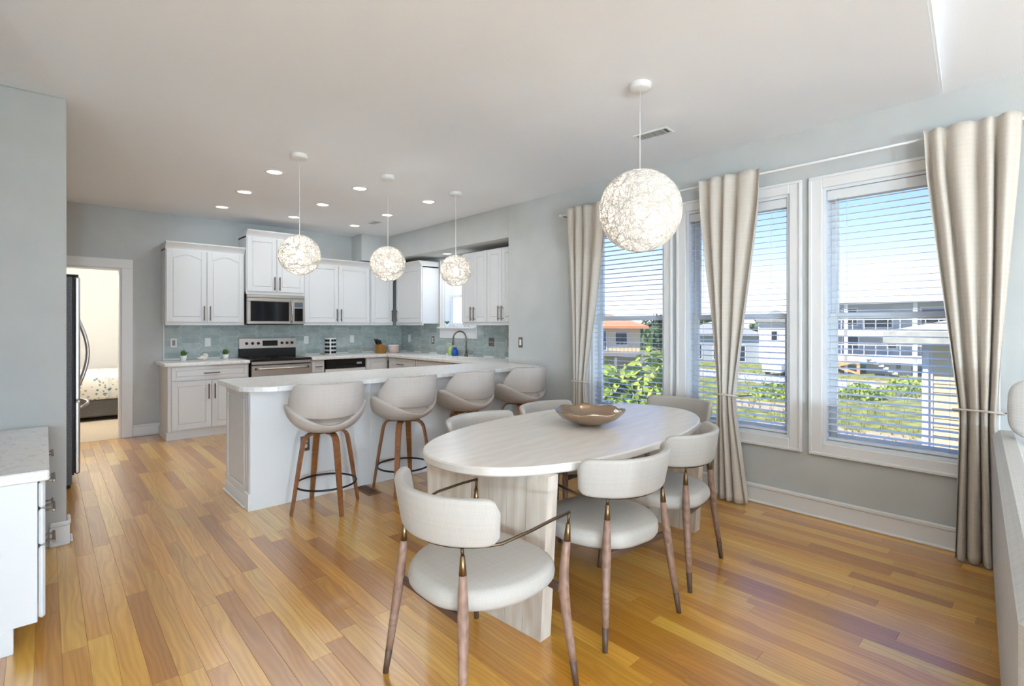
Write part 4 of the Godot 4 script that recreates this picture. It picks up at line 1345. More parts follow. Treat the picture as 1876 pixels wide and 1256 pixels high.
func make_chair() -> Node3D:
	var o := thing("dining_chair", "", "chair", Vector3.ZERO, 0.0, "cream upholstered dining chairs")
	o.set_meta("called", "dining_chair")
	# seat cushion: rounded, wider in front
	var rows := []
	var prof := [[0.86, 0.378], [0.955, 0.384], [0.99, 0.398], [1.0, 0.415], [0.99, 0.434], [0.965, 0.446], [0.90, 0.454], [0.6, 0.458], [0.001, 0.459]]
	for p in prof:
		var row := []
		for k in 48:
			var t := TAU * k / 48.0
			var x := 0.268 * signf(cos(t)) * pow(absf(cos(t)), 0.60)
			var z := 0.262 * signf(sin(t)) * pow(absf(sin(t)), 0.72)
			if z > 0.0:
				x *= 1.0 - 0.30 * pow(z / 0.262, 1.6)
			row.append(Vector3(x * p[0], p[1], z * p[0] - 0.015))
		rows.append(row)
	var seat := st(true)
	grid(seat, rows, true, true)
	cap(seat, rows[0], Vector3(0, 0.45, 0))
	obj(seat, "seat", M.boucle, o)
	var fr := st()
	bx(fr, Vector3(-0.262, 0.352, -0.215), Vector3(0.262, 0.380, -0.193), 0.004)
	bx(fr, Vector3(-0.20, 0.352, 0.19), Vector3(0.20, 0.380, 0.212), 0.004)
	obj(fr, "seat_frame", M.chair_dark, o)
	for sx in [-1, 1]:
		chair_leg(o, [Vector3(sx * 0.25, 0, 0.25), Vector3(sx * 0.205, 0.37, 0.215), Vector3(sx * 0.19, 0.525, 0.205)], [0.0115, 0.0205, 0.0135], Vector3(sx * 0.186, 0.588, 0.203), Vector3(sx * 0.185, 0.612, 0.205))
		chair_leg(o, [Vector3(sx * 0.302, 0, -0.245), Vector3(sx * 0.266, 0.36, -0.215), Vector3(sx * 0.276, 0.545, -0.222)], [0.0115, 0.0205, 0.0135], Vector3(sx * 0.279, 0.61, -0.226), Vector3(sx * 0.28, 0.655, -0.23))
	var path := [Vector3(-0.28, 0.652, -0.232), Vector3(-0.283, 0.650, -0.15), Vector3(-0.286, 0.640, -0.02)]
	for k in 15:
		var a := (k / 14.0 * 2.0 - 1.0) * 1.05
		path.append(Vector3(sin(a) * 0.305, 0.606 + 0.016 * pow(absf(a) / 1.05, 2.0), -0.055 + cos(a) * 0.305))
	path.append_array([Vector3(0.286, 0.640, -0.02), Vector3(0.283, 0.650, -0.15), Vector3(0.28, 0.652, -0.232)])
	obj(tube(st(true), path, 0.0058, 8), "arm_rail", M.rail, o)
	obj(back_band(1.02, 0.31, -0.055, 0.610, 0.785, 0.038, 0.03, 0.055), "backrest", M.boucle, o)
	return o

func build_dining() -> void:
	var t := thing("dining_table", "oval whitewashed wood dining table on two plank legs", "table", Vector3(2.36, 0, -1.965), 0.077)
	var s := st()
	prism(s, oval(1.06, 0.535, 2.3, 96), 0.715, 0.755, 0.007)
	obj(s, "tabletop", M.table, t)
	for sx in [-1, 1]:
		# each leg is a slightly flaring slab of upright staves
		for k in 7:
			var z0 := -0.42 + k * 0.12
			var z1 := z0 + 0.12
			var f := 0.90
			var x0: float = sx * 0.79
			var leg := st()
			var g := 0.0012
			hexa(leg, [Vector3(x0 - 0.035, 0, z0 * f + g), Vector3(x0 + 0.035, 0, z0 * f + g), Vector3(x0 + 0.035, 0, z1 * f - g), Vector3(x0 - 0.035, 0, z1 * f - g),
				Vector3(x0 - 0.035, 0.715, z0 + g), Vector3(x0 + 0.035, 0.715, z0 + g), Vector3(x0 + 0.035, 0.715, z1 - g), Vector3(x0 - 0.035, 0.715, z1 - g)])
			obj(leg, "leg_stave", M.table_v, t)
	# bowl with folded rim
	var b := thing("bowl", "silvery scalloped metal bowl on the dining table", "bowl", Vector3(2.44, 0.7555, -1.96))
	var rows := []
	var prof := [[0.0, 0.006], [0.05, 0.004], [0.06, 0.0], [0.07, 0.004], [0.075, 0.010], [0.12, 0.022], [0.17, 0.046], [0.205, 0.078], [0.214, 0.094], [0.210, 0.0945], [0.20, 0.080], [0.165, 0.050], [0.12, 0.028], [0.07, 0.015], [0.0, 0.012]]
	for p in prof:
		var row := []
		for k in 64:
			var a := TAU * k / 64.0
			var fold := 1.0 - 0.05 * pow(absf(sin(a * 4.0)), 9.0) * clampf((p[0] - 0.08) / 0.1, 0.0, 1.0)
			var lift: float = 0.006 * cos(a * 8.0) * clampf((p[0] - 0.15) / 0.06, 0.0, 1.0)
			row.append(Vector3(cos(a) * p[0] * fold, p[1] + lift, sin(a) * p[0] * fold))
		rows.append(row)
	obj(grid(st(true), rows, true, false), "bowl", M.bowl, b)
	var c := make_chair()
	c.position = Vector3(1.235, 0, -1.555)
	c.rotation.y = -PI / 2.0
	c.set_meta("label", "nearest cream dining chair at the table's left end, back to us")
	copy(c, "cream dining chair on the near side of the table, closer to us", Vector3(1.993, 0, -1.517), -0.113)
	copy(c, "cream dining chair on the near side, closer to the windows", Vector3(2.633, 0, -1.578), 0.14)
	copy(c, "cream dining chair at the window end of the table", Vector3(3.50, 0, -2.06), PI / 2.0 - 0.1)
	copy(c, "cream dining chair on the far side behind the table's left half", Vector3(2.06, 0, -2.37), PI + 0.08)
	copy(c, "cream dining chair on the far side behind the bowl", Vector3(2.72, 0, -2.42), PI + 0.08)

# ---------------------------------------------------------------- counter stools
func stool(label: String, at: Vector3, turn: float, leg_turn: float) -> void:
	var o := thing("counter_stool", label, "stool", at, turn, "cream bucket counter stools")
	for k in 4:
		var a := leg_turn - turn + k * PI / 2.0
		var d := Vector3(cos(a), 0, -sin(a))
		var side := Vector3(-d.z, 0, d.x)
		var pr := [[0.03, 0.566], [0.10, 0.566], [0.128, 0.561], [0.150, 0.546], [0.166, 0.52], [0.175, 0.485], [0.195, 0.37], [0.226, 0.18], [0.256, 0.0]]
		var path := []
		for p in pr:
			path.append(d * p[0] + Vector3.UP * p[1])
		obj(strip(st(), path, [0.042, 0.043, 0.044, 0.045, 0.045, 0.045, 0.042, 0.036, 0.028], [0.016, 0.016, 0.017, 0.018, 0.018, 0.018, 0.018, 0.017, 0.015], side), "leg", M.walnut, o)
	obj(lathe(st(true), [Vector2(0.001, 0.574), Vector2(0.11, 0.574), Vector2(0.11, 0.586), Vector2(0.001, 0.588)], 24), "swivel_plate", M.black, o)
	var ring := []
	for k in 40:
		var a := TAU * k / 40.0
		ring.append(Vector3(cos(a) * 0.216, 0.19, sin(a) * 0.216))
	obj(tube(st(true), ring, 0.0075, 8, true), "foot_ring", M.black, o)
	# bucket: a shell whose rim is low in front and behind and rises into two arms
	var rows := []
	var ns := 10
	for i in 2 * ns:
		var outer := i < ns
		var t := float(i) / (ns - 1) if outer else float(2 * ns - 1 - i) / (ns - 1)
		var row := []
		for k in 56:
			var a := TAU * k / 56.0   # 0 = behind the sitter
			var rise := pow(absf(sin(a)), 2.0) * clampf((cos(a) + 0.75) / 0.6, 0.0, 1.0)
			var rim := 0.650 + 0.135 * rise
			var r := 0.10 + (0.160 + 0.028 * rise) * sin(t * PI / 2.0)
			var y := 0.578 + (rim - 0.578) * pow(1.0 - cos(t * PI / 2.0), 0.9)
			if not outer:
				r -= 0.022
				y = maxf(y + 0.002, 0.604)
			row.append(Vector3(sin(a) * r, y, cos(a) * r * 0.95))
		rows.append(row)
	var bk := st(true)
	grid(bk, rows, true, true)
	cap(bk, rows[0], Vector3(0, 0.7, 0))
	cap(bk, rows[-1], Vector3(0, 0.5, 0))
	obj(bk, "bucket", M.stool_fab, o)
	obj(lathe(st(true), [Vector2(0.17, 0.606), Vector2(0.20, 0.625), Vector2(0.205, 0.648), Vector2(0.185, 0.664), Vector2(0.001, 0.67)], 36), "seat_cushion", M.stool_fab, o)
	# back band wrapping round above the bucket
	rows = []
	var n := 44
	for i in n + 1:
		var u := float(i) / n * 2.0 - 1.0
		var a := u * 1.46
		var au := absf(a)
		var top := 0.948 - 0.15 * pow(clampf((au - 0.92) / 0.54, 0.0, 1.0), 1.3)
		var bot := 0.698 + 0.035 * pow(au / 1.46, 2.0)
		if au > 1.36:
			var k := (au - 1.36) / 0.10
			top = lerpf(top, (top + bot) / 2.0, k * k)
			bot = lerpf(bot, (top + bot) / 2.0, k * k)
		var row := []
		for m in 14:
			var t := TAU * m / 14.0
			var ex := signf(cos(t)) * pow(absf(cos(t)), 0.7)
			var ey := signf(sin(t)) * pow(absf(sin(t)), 0.22)
			var y := (top + bot) / 2.0 + (top - bot) / 2.0 * ey
			var r := 0.250 + 0.012 * ex + 0.024 * (y - 0.70) / 0.24
			row.append(Vector3(sin(a) * r, y, cos(a) * r * 0.96))
		rows.append(row)
	var s := st(true)
	grid(s, rows, true, false)
	cap(s, rows[0], rows[1][0])
	cap(s, rows[-1], rows[-2][0])
	obj(s, "backrest", M.stool_fab, o)

func build_stools() -> void:
	stool("cream bucket stool nearest to us at the breakfast bar", Vector3(1.55, 0, -3.745), -0.22, 0.03)
	stool("second cream bucket stool from the open end of the bar", Vector3(2.22, 0, -3.765), 0.05, 0.80)
	stool("third cream bucket stool from the open end of the bar", Vector3(2.87, 0, -3.765), 0.06, 0.15)
	stool("cream bucket stool beside the dining wall at the bar's end", Vector3(3.56, 0, -3.765), 0.05, 0.78)

# ---------------------------------------------------------------- curtains
func curtain(label: String, keys: Array, folds: float, sd: int, tie: float) -> void:
	# keys: [height, z from, z to, fold depth]
	var zc: float = (keys[-1][1] + keys[-1][2]) / 2.0
	var o := thing("curtain", label, "curtain", Vector3(3.895, 0, zc), 0.0, "beige tied-back curtains")
	var g := RandomNumberGenerator.new()
	g.seed = sd
	var ph := []
	for i in 6:
		ph.append(g.randf() * TAU)
	var cols := 110
	var fr := []
	var bk := []
	for j in 61:
		var h: float = lerpf(keys[0][0], keys[-1][0], j / 60.0)
		var k := 0
		while k < keys.size() - 2 and h < keys[k + 1][0]:
			k += 1
		var t: float = clampf((keys[k][0] - h) / (keys[k][0] - keys[k + 1][0]), 0.0, 1.0)
		var za: float = lerpf(keys[k][1], keys[k + 1][1], t)
		var zb: float = lerpf(keys[k][2], keys[k + 1][2], t)
		var am: float = lerpf(keys[k][3], keys[k + 1][3], t)
		var a := []
		var b := []
		for i in cols + 1:
			var u := float(i) / cols
			var uu := u + 0.035 * sin(u * 9.0 + ph[0]) + 0.012 * sin(h * 3.0 + u * 14.0 + ph[1])
			var w := sin(uu * TAU * folds + ph[2] + 0.25 * sin(h * 2.2 + ph[3]))
			w = signf(w) * pow(absf(w), 0.75)
			var x := am * w + 0.25 * am * sin(uu * TAU * folds * 0.43 + ph[4] + h)
			var z := lerpf(za, zb, u) + 0.25 * am * cos(uu * TAU * folds + ph[5])
			a.append(Vector3(x, h, z - zc))
			b.append(Vector3(x + 0.0035, h, z - zc))
		fr.append(a)
		bk.append(b)
	var s := st(true)
	grid(s, fr, false, false)
	grid(s, bk, false, true)
	for e in [0, cols]:
		var ed := []
		for j in fr.size():
			ed.append([fr[j][e], bk[j][e]])
		grid(s, ed, false, e == 0)
	grid(s, [fr[0], bk[0]], false, true)
	grid(s, [fr[-1], bk[-1]], false, false)
	obj(s, "panel", M.curtain, o)
	var tk: Array = keys[0]
	for k in keys:
		if k[0] == tie:
			tk = k
	var zm: float = (tk[1] + tk[2]) / 2.0 - zc
	var hw: float = (tk[2] - tk[1]) / 2.0 + 0.022
	var ring := []
	for i in 40:
		var a := TAU * i / 40.0
		ring.append(Vector3(cos(a) * (tk[3] + 0.028), tie - 0.012 * cos(a), zm + sin(a) * hw))
	obj(tube(st(true), ring, 0.006, 7, true), "tieback", M.curtain, o)
	var hk := st(true)
	var side := 1.0 if zc > -0.6 else -1.0
	if zc < -1.0 and zc > -2.5:
		side = 1.0
	tube(hk, [Vector3(0.02, tie, zm + side * hw * 0.9), Vector3(0.06, tie + 0.003, zm + side * (hw + 0.03)), Vector3(0.144, tie, zm + side * (hw + 0.045))], 0.004, 6)
	obj(hk, "hook", M.rail, o)

func build_curtains() -> void:
	curtain("beige curtain left of the windows, tied back beside the far window", [[2.535, -3.44, -2.95, 0.022], [2.25, -3.43, -2.95, 0.034], [0.80, -3.33, -3.17, 0.03], [0.70, -3.33, -3.17, 0.032], [0.012, -3.36, -3.10, 0.036]], 4.2, 3, 0.80)
	curtain("beige curtain gathered between the two right windows' blinds, in the middle", [[2.525, -2.01, -1.52, 0.022], [2.25, -1.995, -1.53, 0.036], [0.815, -1.855, -1.72, 0.03], [0.70, -1.858, -1.712, 0.032], [0.012, -1.875, -1.625, 0.038]], 3.8, 7, 0.815)
	curtain("beige curtain beside the sofa, right of the windows", [[2.525, -0.585, -0.155, 0.024], [2.25, -0.575, -0.165, 0.038], [0.87, -0.425, -0.255, 0.032], [0.76, -0.425, -0.255, 0.034], [0.012, -0.445, -0.225, 0.04]], 4.2, 12, 0.87)
	var o := thing("curtain_rod", "slim pale curtain rod above the three windows", "curtain rod", Vector3(3.955, 2.495, -1.86))
	obj(tube(st(true), [Vector3(0, 0, -1.69), Vector3(0, 0, 1.72)], 0.009, 10), "rod", M.trim, o)
	for z in [-1.70, 1.73]:
		obj(lathe(st(true), [Vector2(0.001, -0.018), Vector2(0.013, -0.012), Vector2(0.018, 0.0), Vector2(0.013, 0.012), Vector2(0.001, 0.018)], 14, Vector3(0, 0, z)), "finial", M.trim, o)
	for z in [-1.66, 0.12, 1.71]:
		obj(tube(st(true), [Vector3(0.084, -0.01, z), Vector3(0.03, -0.012, z), Vector3(0.0, -0.009, z)], 0.005, 6), "bracket", M.rail, o)

# ---------------------------------------------------------------- desk-height cabinet at the left
func build_left() -> void:
	var o := thing("desk_cabinet", "white desk-height drawer cabinet with grey top in the left foreground", "cabinet", Vector3(-0.02, 0, -2.93), PI / 2.0)
	# local x runs away from us (towards -z of the room), local z towards the room
	boxpart(o, "end_panel", Vector3(0.012, 0.105, -0.62), Vector3(0.03, 0.70, -0.002), M.cab, 0.002)
	boxpart(o, "end_foot", Vector3(0.012, 0.0, -0.62), Vector3(0.03, 0.105, -0.075), M.cab, 0.002)
	boxpart(o, "body", Vector3(0.03, 0.105, -0.62), Vector3(1.27, 0.70, -0.002), M.cab, 0.0)
	boxpart(o, "plinth", Vector3(0.03, 0.0, -0.62), Vector3(1.27, 0.105, -0.08), M.cab, 0.0)
	for k in 2:
		var x0 := 0.018 + k * 0.63
		for d in [[0.115, 0.42], [0.425, 0.578], [0.583, 0.695]]:
			var dr := boxpart(o, "drawer", Vector3(x0, d[0], 0.0), Vector3(x0 + 0.61, d[1], 0.022), M.cab, 0.008)
			var h: float = (d[0] + d[1]) / 2.0
			pull(dr, Vector3(x0 + 0.305, h if d[1] - d[0] < 0.2 else d[1] - 0.06, 0.02), 0.13, false)
	boxpart(o, "top", Vector3(0.0, 0.70, -0.635), Vector3(1.285, 0.745, 0.035), M.quartz, 0.006)

# ---------------------------------------------------------------- sofa
func pad(s: SurfaceTool, c: Vector3, h: Vector3, e := 0.35, xf := Transform3D.IDENTITY) -> SurfaceTool:
	# soft cushion block: superellipsoid
	var rows := []
	for i in 17:
		var v := (float(i) / 16.0 - 0.5) * PI
		var row := []
		for k in 40:
			var u := TAU * k / 40.0
			var f := func(w: float) -> float: return signf(w) * pow(absf(w), e)
			row.append(xf * (c + Vector3(h.x * f.call(cos(v)) * f.call(cos(u)), h.y * f.call(sin(v)), h.z * f.call(cos(v)) * f.call(sin(u)))))
		rows.append(row)
	return grid(s, rows, true, false)

func build_sofa() -> void:
	var o := thing("sofa", "light grey fabric sofa with its back to the dining area", "sofa", Vector3(3.80, 0, -0.272), 0.087 + PI)
	# local -x... the node is turned by half a circle: local x runs from the window end towards us, local -z into the living end
	boxpart(o, "back_frame", Vector3(0.0, 0.09, -0.11), Vector3(2.42, 0.80, 0.0), M.sofa, 0.03)
	for k in 3:
		obj(pad(st(true), Vector3(0.44 + 0.77 * k, 0.53, -0.20), Vector3(0.382, 0.15, 0.09), 0.3), "back_cushion", M.sofa, o)
	boxpart(o, "seat_base", Vector3(0.0, 0.09, -0.92), Vector3(2.42, 0.30, -0.11), M.sofa, 0.02)
	for k in 3:
		obj(pad(st(true), Vector3(0.44 + 0.77 * k, 0.385, -0.56), Vector3(0.382, 0.085, 0.36), 0.22), "seat_cushion", M.sofa, o)
	for x in [0.0, 2.34]:
		boxpart(o, "arm", Vector3(x, 0.09, -0.94), Vector3(x + 0.08, 0.62, -0.11), M.sofa, 0.025)
	for x in [0.08, 2.34]:
		for z in [-0.86, -0.08]:
			obj(tube(st(true), [Vector3(x, 0.0, z), Vector3(x, 0.09, z)], [0.018, 0.025], 10), "leg", M.chair_dark, o)
	o = thing("throw_pillow", "pillow with white rim and brown pattern propped on the sofa back", "pillow", Vector3(3.50, 0.802, -0.035), 0.0)
	var xf := Transform3D(Basis.from_euler(Vector3(0.0, PI / 2.0 - 0.25, 0.0)), Vector3(0, 0.15, 0))
	obj(pad(st(true), Vector3.ZERO, Vector3(0.165, 0.148, 0.055), 0.55, xf), "cover", M.cushion_white, o)
	obj(pad(st(true), Vector3(0, 0, 0.016), Vector3(0.11, 0.10, 0.046), 0.6, xf), "front_print", M.cushion_pattern, o)
	obj(pad(st(true), Vector3(0, 0, -0.016), Vector3(0.11, 0.10, 0.046), 0.6, xf), "back_print", M.cushion_pattern, o)

# ---------------------------------------------------------------- bedroom behind the doorway
func build_bedroom() -> void:
	var s := st()
	bx(s, Vector3(-2.2, -0.2, -11.6), Vector3(-2.05, 2.9, -7.85), 0.0)
	bx(s, Vector3(1.9, -0.2, -11.6), Vector3(2.05, 2.9, -7.85), 0.0)
	bx(s, Vector3(-2.2, -0.2, -11.75), Vector3(2.05, 2.9, -11.6), 0.0)
	bx(s, Vector3(-2.05, 0.0, -7.87), Vector3(-0.19, 2.6, -7.852), 0.0)
	bx(s, Vector3(-0.81, -0.2, -7.86), Vector3(-2.2, 2.9, -7.71), 0.0)
	struct(s, "wall_bedroom", M.bedroom)
	struct(bx(st(), Vector3(-2.2, 2.6, -11.75), Vector3(2.05, 2.75, -7.85), 0.0), "ceiling_bedroom", M.ceiling)
	struct(bx(st(), Vector3(-2.2, -0.2, -11.75), Vector3(2.05, 0.0, BZ - 0.011), 0.0), "floor_bedroom", M.carpet)
	var b := thing("bed", "bed with teal and navy floral bedspread seen through the doorway", "bed", Vector3(0.4, 0, -9.3))
	boxpart(b, "base", Vector3(-1.6, 0.06, -1.5), Vector3(0.75, 0.30, 0.0), M.bedbase, 0.02)
	for x in [-1.5, 0.66]:
		for z in [-1.4, -0.1]:
			boxpart(b, "leg", Vector3(x - 0.03, 0, z - 0.03), Vector3(x + 0.03, 0.07, z + 0.03), M.dark, 0.004)
	obj(pad(st(true), Vector3(-0.43, 0.47, -0.75), Vector3(1.19, 0.19, 0.78), 0.25), "bedspread", M.bedding, b)
	var l := thing("ceiling_lamp", "round ceiling lamp of the bedroom", "ceiling light", Vector3(0.0, 2.6, -9.0))
	obj(lathe(st(true), [Vector2(0.001, -0.09), Vector2(0.1, -0.08), Vector2(0.16, -0.04), Vector2(0.17, 0.0)], 24), "shade", M.lens, l)
	var om := OmniLight3D.new()
	om.name = "glow"
	l.add_child(om)
	om.position = Vector3(0, -0.05, 0)
	om.light_energy = 2.8
	om.light_color = Color(1.0, 0.98, 0.95)
	om.light_size = 0.12
	om.omni_range = 14.0
	om.omni_attenuation = 2.0
	om.shadow_enabled = true

# ---------------------------------------------------------------- outdoors
const GY := -2.8

func spot(px: float, d: float) -> Vector3:
	# a place outdoors by bearing from the room (in lens units) and distance
	var t := (px - 938.0) / 932.35
	return Vector3(d * (0.6763 + 0.7366 * t), GY, d * (-0.7366 + 0.6763 * t))

func leafball(r: Vector3, n: int, leaf: float, sd: int) -> SurfaceTool:
	var g := RandomNumberGenerator.new()
	g.seed = sd
	var nz := noise(0.9, sd, 2)
	var s := st()
	for i in n:
		var d := Vector3(g.randfn(), absf(g.randfn()) * 0.9 + 0.02, g.randfn()).normalized()
		var k := (0.72 + 0.35 * nz.get_noise_3d(d.x * 3.0, d.y * 3.0, d.z * 3.0) + 0.18 * g.randf())
		var p := Vector3(d.x * r.x, d.y * r.y, d.z * r.z) * k
		var a := Vector3(g.randfn(), g.randfn(), g.randfn()).normalized() * leaf * g.randf_range(0.6, 1.2)
		var b := a.cross(Vector3(g.randfn(), g.randfn(), g.randfn())).normalized() * leaf * 0.45
		face(s, [p - a, p + b, p + a, p - b], Vector3.ZERO)
	return s

func house_windows(o: Node3D, list: Array, face_z: float) -> void:
	# [x0, y0, x1, y1] on the face towards +z of the house's own frame
	for w in list:
		var f := boxpart(o, "window", Vector3(w[0] - 0.1, w[1] - 0.1, face_z - 0.02), Vector3(w[2] + 0.1, w[3] + 0.1, face_z + 0.05), M.housewhite, 0.0)
		boxpart(f, "pane", Vector3(w[0], w[1], face_z + 0.045), Vector3(w[2], w[3], face_z + 0.065), M.winglass, 0.0)

func gable(o: Node3D, called: String, x0: float, x1: float, z0: float, z1: float, y: float, rise: float, m: Material) -> void:
	# hipped roof
	var i := minf((z1 - z0) / 2.0, (x1 - x0) / 2.0) * 0.98
	var s := st()
	hexa(s, [Vector3(x0, y, z0), Vector3(x1, y, z0), Vector3(x1, y, z1), Vector3(x0, y, z1), Vector3(x0 + i, y + rise, z0 + i), Vector3(x1 - i, y + rise, z0 + i), Vector3(x1 - i, y + rise, z1 - i), Vector3(x0 + i, y + rise, z1 - i)])
	bx(s, Vector3(x0, y - 0.22, z0), Vector3(x1, y, z1), 0.0)
	obj(s, called, m, o)

func railing(o: Node3D, x0: float, x1: float, y: float, z: float, n: int, m: Material) -> void:
	var s := st()
	bx(s, Vector3(x0, y + 0.95, z - 0.04), Vector3(x1, y + 1.03, z + 0.04), 0.0)
	bx(s, Vector3(x0, y + 0.12, z - 0.03), Vector3(x1, y + 0.18, z + 0.03), 0.0)
	for i in n + 1:
		var x := lerpf(x0, x1, float(i) / n)
		bx(s, Vector3(x - 0.025, y + 0.1, z - 0.025), Vector3(x + 0.025, y + 0.96, z + 0.025), 0.0)
	obj(s, "railing", m, o)

func build_outside() -> void:
	struct(bx(st(), Vector3(4.9, GY - 0.5, -160), Vector3(190, GY, 160), 0.0), "ground", M.grass)
	struct(bx(st(), Vector3(4.9, GY, -60), Vector3(5.2, -0.25, 60), 0.0), "trim_foundation", M.housewhite)
	var nz := noise(0.05, 91, 3)
	# road and sandy track
	var s := st()
	var a0 := spot(1050, 62)
	var a1 := spot(1560, 34)
	var dr := (a1 - a0).normalized()
	var sd := dr.cross(Vector3.UP)
	hexa(s, [a0 - dr * 60 - sd * 3, a1 + dr * 10 - sd * 3, a1 + dr * 10 + sd * 3, a0 - dr * 60 + sd * 3, a0 - dr * 60 - sd * 3 + Vector3.UP * 0.03, a1 + dr * 10 - sd * 3 + Vector3.UP * 0.03, a1 + dr * 10 + sd * 3 + Vector3.UP * 0.03, a0 - dr * 60 + sd * 3 + Vector3.UP * 0.03])
	struct(s, "road", M.road)
	for k in 4:
		var c := spot([1400, 1545, 1640, 1600, 1660, 1490][k], [26.5, 19.5, 15.5, 37.0, 7.5, 11.0][k])
		var patch := thing("sand_patch", ["bare sand patch on the lawn behind the middle curtain", "bare sand strip before the timber bracing", "bare sand patch left of the cream house corner", "pale sand below the grey house", "sandy ground beside the cream house wall", "sandy ground near the foot of the window"][k], "sand", c)
		var poly := PackedVector2Array()
		for i in 22:
			var a := TAU * i / 22.0
			var r := 1.7 + 1.3 * nz.get_noise_2d(cos(a) * 14.0 + k * 40.0, sin(a) * 14.0)
			poly.append(Vector2(cos(a) * r * 0.8, sin(a) * r * 1.5))
		obj(prism(st(), poly, 0.0, 0.03, 0.005), "sand", M.sand, patch)
	# grass tufts
	var g := RandomNumberGenerator.new()
	g.seed = 8
	var tuft := st()
	for i in 9:
		var a := g.randf() * TAU
		var d := Vector3(cos(a) * 0.35, 1.0, sin(a) * 0.35)
		var side := Vector3(-sin(a), 0, cos(a)) * 0.03
		var h := g.randf_range(0.2, 0.45)
		face(tuft, [-side, side, d * h], Vector3(0, 0, 0) - d)
	tuft.generate_normals()
	var mm := MultiMesh.new()
	mm.transform_format = MultiMesh.TRANSFORM_3D
	mm.mesh = tuft.commit()
	mm.instance_count = 2600
	for i in 2600:
		var p := spot(g.randf_range(1060, 1800), 9.0 + 40.0 * pow(g.randf(), 1.6))
		mm.set_instance_transform(i, Transform3D(Basis(Vector3.UP, g.randf() * TAU).scaled(Vector3.ONE * g.randf_range(0.3, 0.8)), p))
	var gi := MultiMeshInstance3D.new()
	gi.multimesh = mm
	gi.material_override = M.tuft
	gi.name = "grass_tufts"
	add_child(gi)
	gi.set_meta("kind", "stuff")
	tag(gi, "tufts of yellowish dune grass on the lawn outside", "grass")
	# shrubs
	var shrub_list := [["large bright green shrub outside the window behind the round lamp", 1158, 11.0, Vector3(1.7, 3.75, 1.7), 9000, 0.15], ["low green shrub on the lawn by the timber bracing", 1575, 29.0, Vector3(1.2, 0.9, 1.2), 700, 0.16], ["low green shrub beside the grey house's stairs", 1660, 30.0, Vector3(1.4, 1.0, 1.4), 700, 0.16], ["round green shrub behind the middle curtain", 1425, 29.0, Vector3(1.5, 0.9, 1.5), 800, 0.16]]
	for q in shrub_list:
		var sh := thing("shrub", q[0], "shrub", spot(q[1], q[2]), 0.0, "shrubs outside")
		obj(leafball(q[3], q[4], q[5], int(q[1])), "foliage", M.bush, sh)
		obj(tube(st(true), [Vector3(0, 0, 0), Vector3(0.05, q[3].y * 0.5, 0)], [0.06, 0.03], 7), "stem", M.greywood, sh)
	for k in 7:
		var t := thing("tree", ["far dark tree behind the orange-roofed house", "far tree right of the orange-roofed house", "far tree behind the middle curtain, left", "far tree behind the middle curtain, right", "far tree left of the grey house", "far tree behind the grey house", "far tree showing above the cream house"][k], "tree", spot([1140, 1212, 1300, 1412, 1500, 1590, 1725][k], [110, 88, 112, 84, 105, 128, 105][k]), 0.0, "trees on the horizon")
		obj(leafball(Vector3(5, 5.4 + 0.6 * (k % 3), 5), 1200, 0.7, 300 + k), "foliage", M.tree, t)
		obj(tube(st(true), [Vector3(0, 0, 0), Vector3(0, 3, 0)], [0.3, 0.15], 7), "trunk", M.greywood, t)
	# house with orange roof, deck and stairs
	var o := thing("house", "pale house with orange roof, raised deck and outside stairs", "house", spot(1128, 47), 0.0)
	o.rotation.y = atan2(-o.position.x, -o.position.z)
	boxpart(o, "wall", Vector3(-4.5, 0, -7), Vector3(2.2, 4.05, 0), M.cream, 0.0)
	gable(o, "roof", -5.0, 2.9, -7.6, 0.9, 4.1, 1.25, M.orange)
	house_windows(o, [[-3.9, 2.4, -2.9, 3.5], [-1.9, 1.9, -0.9, 3.6], [0.0, 2.4, 1.0, 3.5]], 0.0)
	boxpart(o, "deck", Vector3(-5.0, 1.45, 0), Vector3(2.4, 1.7, 2.6), M.greywood, 0.0)
	railing(o, -5.0, 2.4, 1.7, 2.55, 22, M.greywood)
	for x in [-4.8, -2.4, 0.0, 2.2]:
		boxpart(o, "post", Vector3(x - 0.12, 0, 2.3), Vector3(x + 0.12, 1.45, 2.54), M.greywood, 0.0)
	for i in 9:
		boxpart(o, "step", Vector3(2.4 + i * 0.3, 1.5 - i * 0.17, 1.2), Vector3(2.75 + i * 0.3, 1.58 - i * 0.17, 2.5), M.greywood, 0.0)
	for z in [1.15, 2.5]:
		var str_ := st()
		hexa(str_, [Vector3(2.4, 1.25, z), Vector3(5.2, -0.05, z), Vector3(5.2, -0.05, z + 0.08), Vector3(2.4, 1.25, z + 0.08), Vector3(2.4, 1.65, z), Vector3(5.2, 0.12, z), Vector3(5.2, 0.12, z + 0.08), Vector3(2.4, 1.65, z + 0.08)])
		hexa(str_, [Vector3(2.4, 2.6, z), Vector3(5.2, 1.0, z), Vector3(5.2, 1.0, z + 0.08), Vector3(2.4, 2.6, z + 0.08), Vector3(2.4, 2.72, z), Vector3(5.2, 1.12, z), Vector3(5.2, 1.12, z + 0.08), Vector3(2.4, 2.72, z + 0.08)])
		obj(str_, "stringer", M.greywood, o)
	o = thing("covered_bin", "blue covered bin under the orange-roofed house's stairs", "bin", spot(1194, 41.0))
	boxpart(o, "cover", Vector3(-0.6, 0, -0.4), Vector3(0.6, 1.1, 0.4), M.bluetarp, 0.08)
	boxpart(o, "lid", Vector3(-0.65, 1.1, -0.45), Vector3(0.65, 1.2, 0.45), M.bluetarp, 0.04)
	# white house behind the middle curtain
	o = thing("house", "white and grey house across the road, behind the middle curtain", "house", spot(1372, 56), 0.0)
	o.rotation.y = atan2(-o.position.x, -o.position.z)
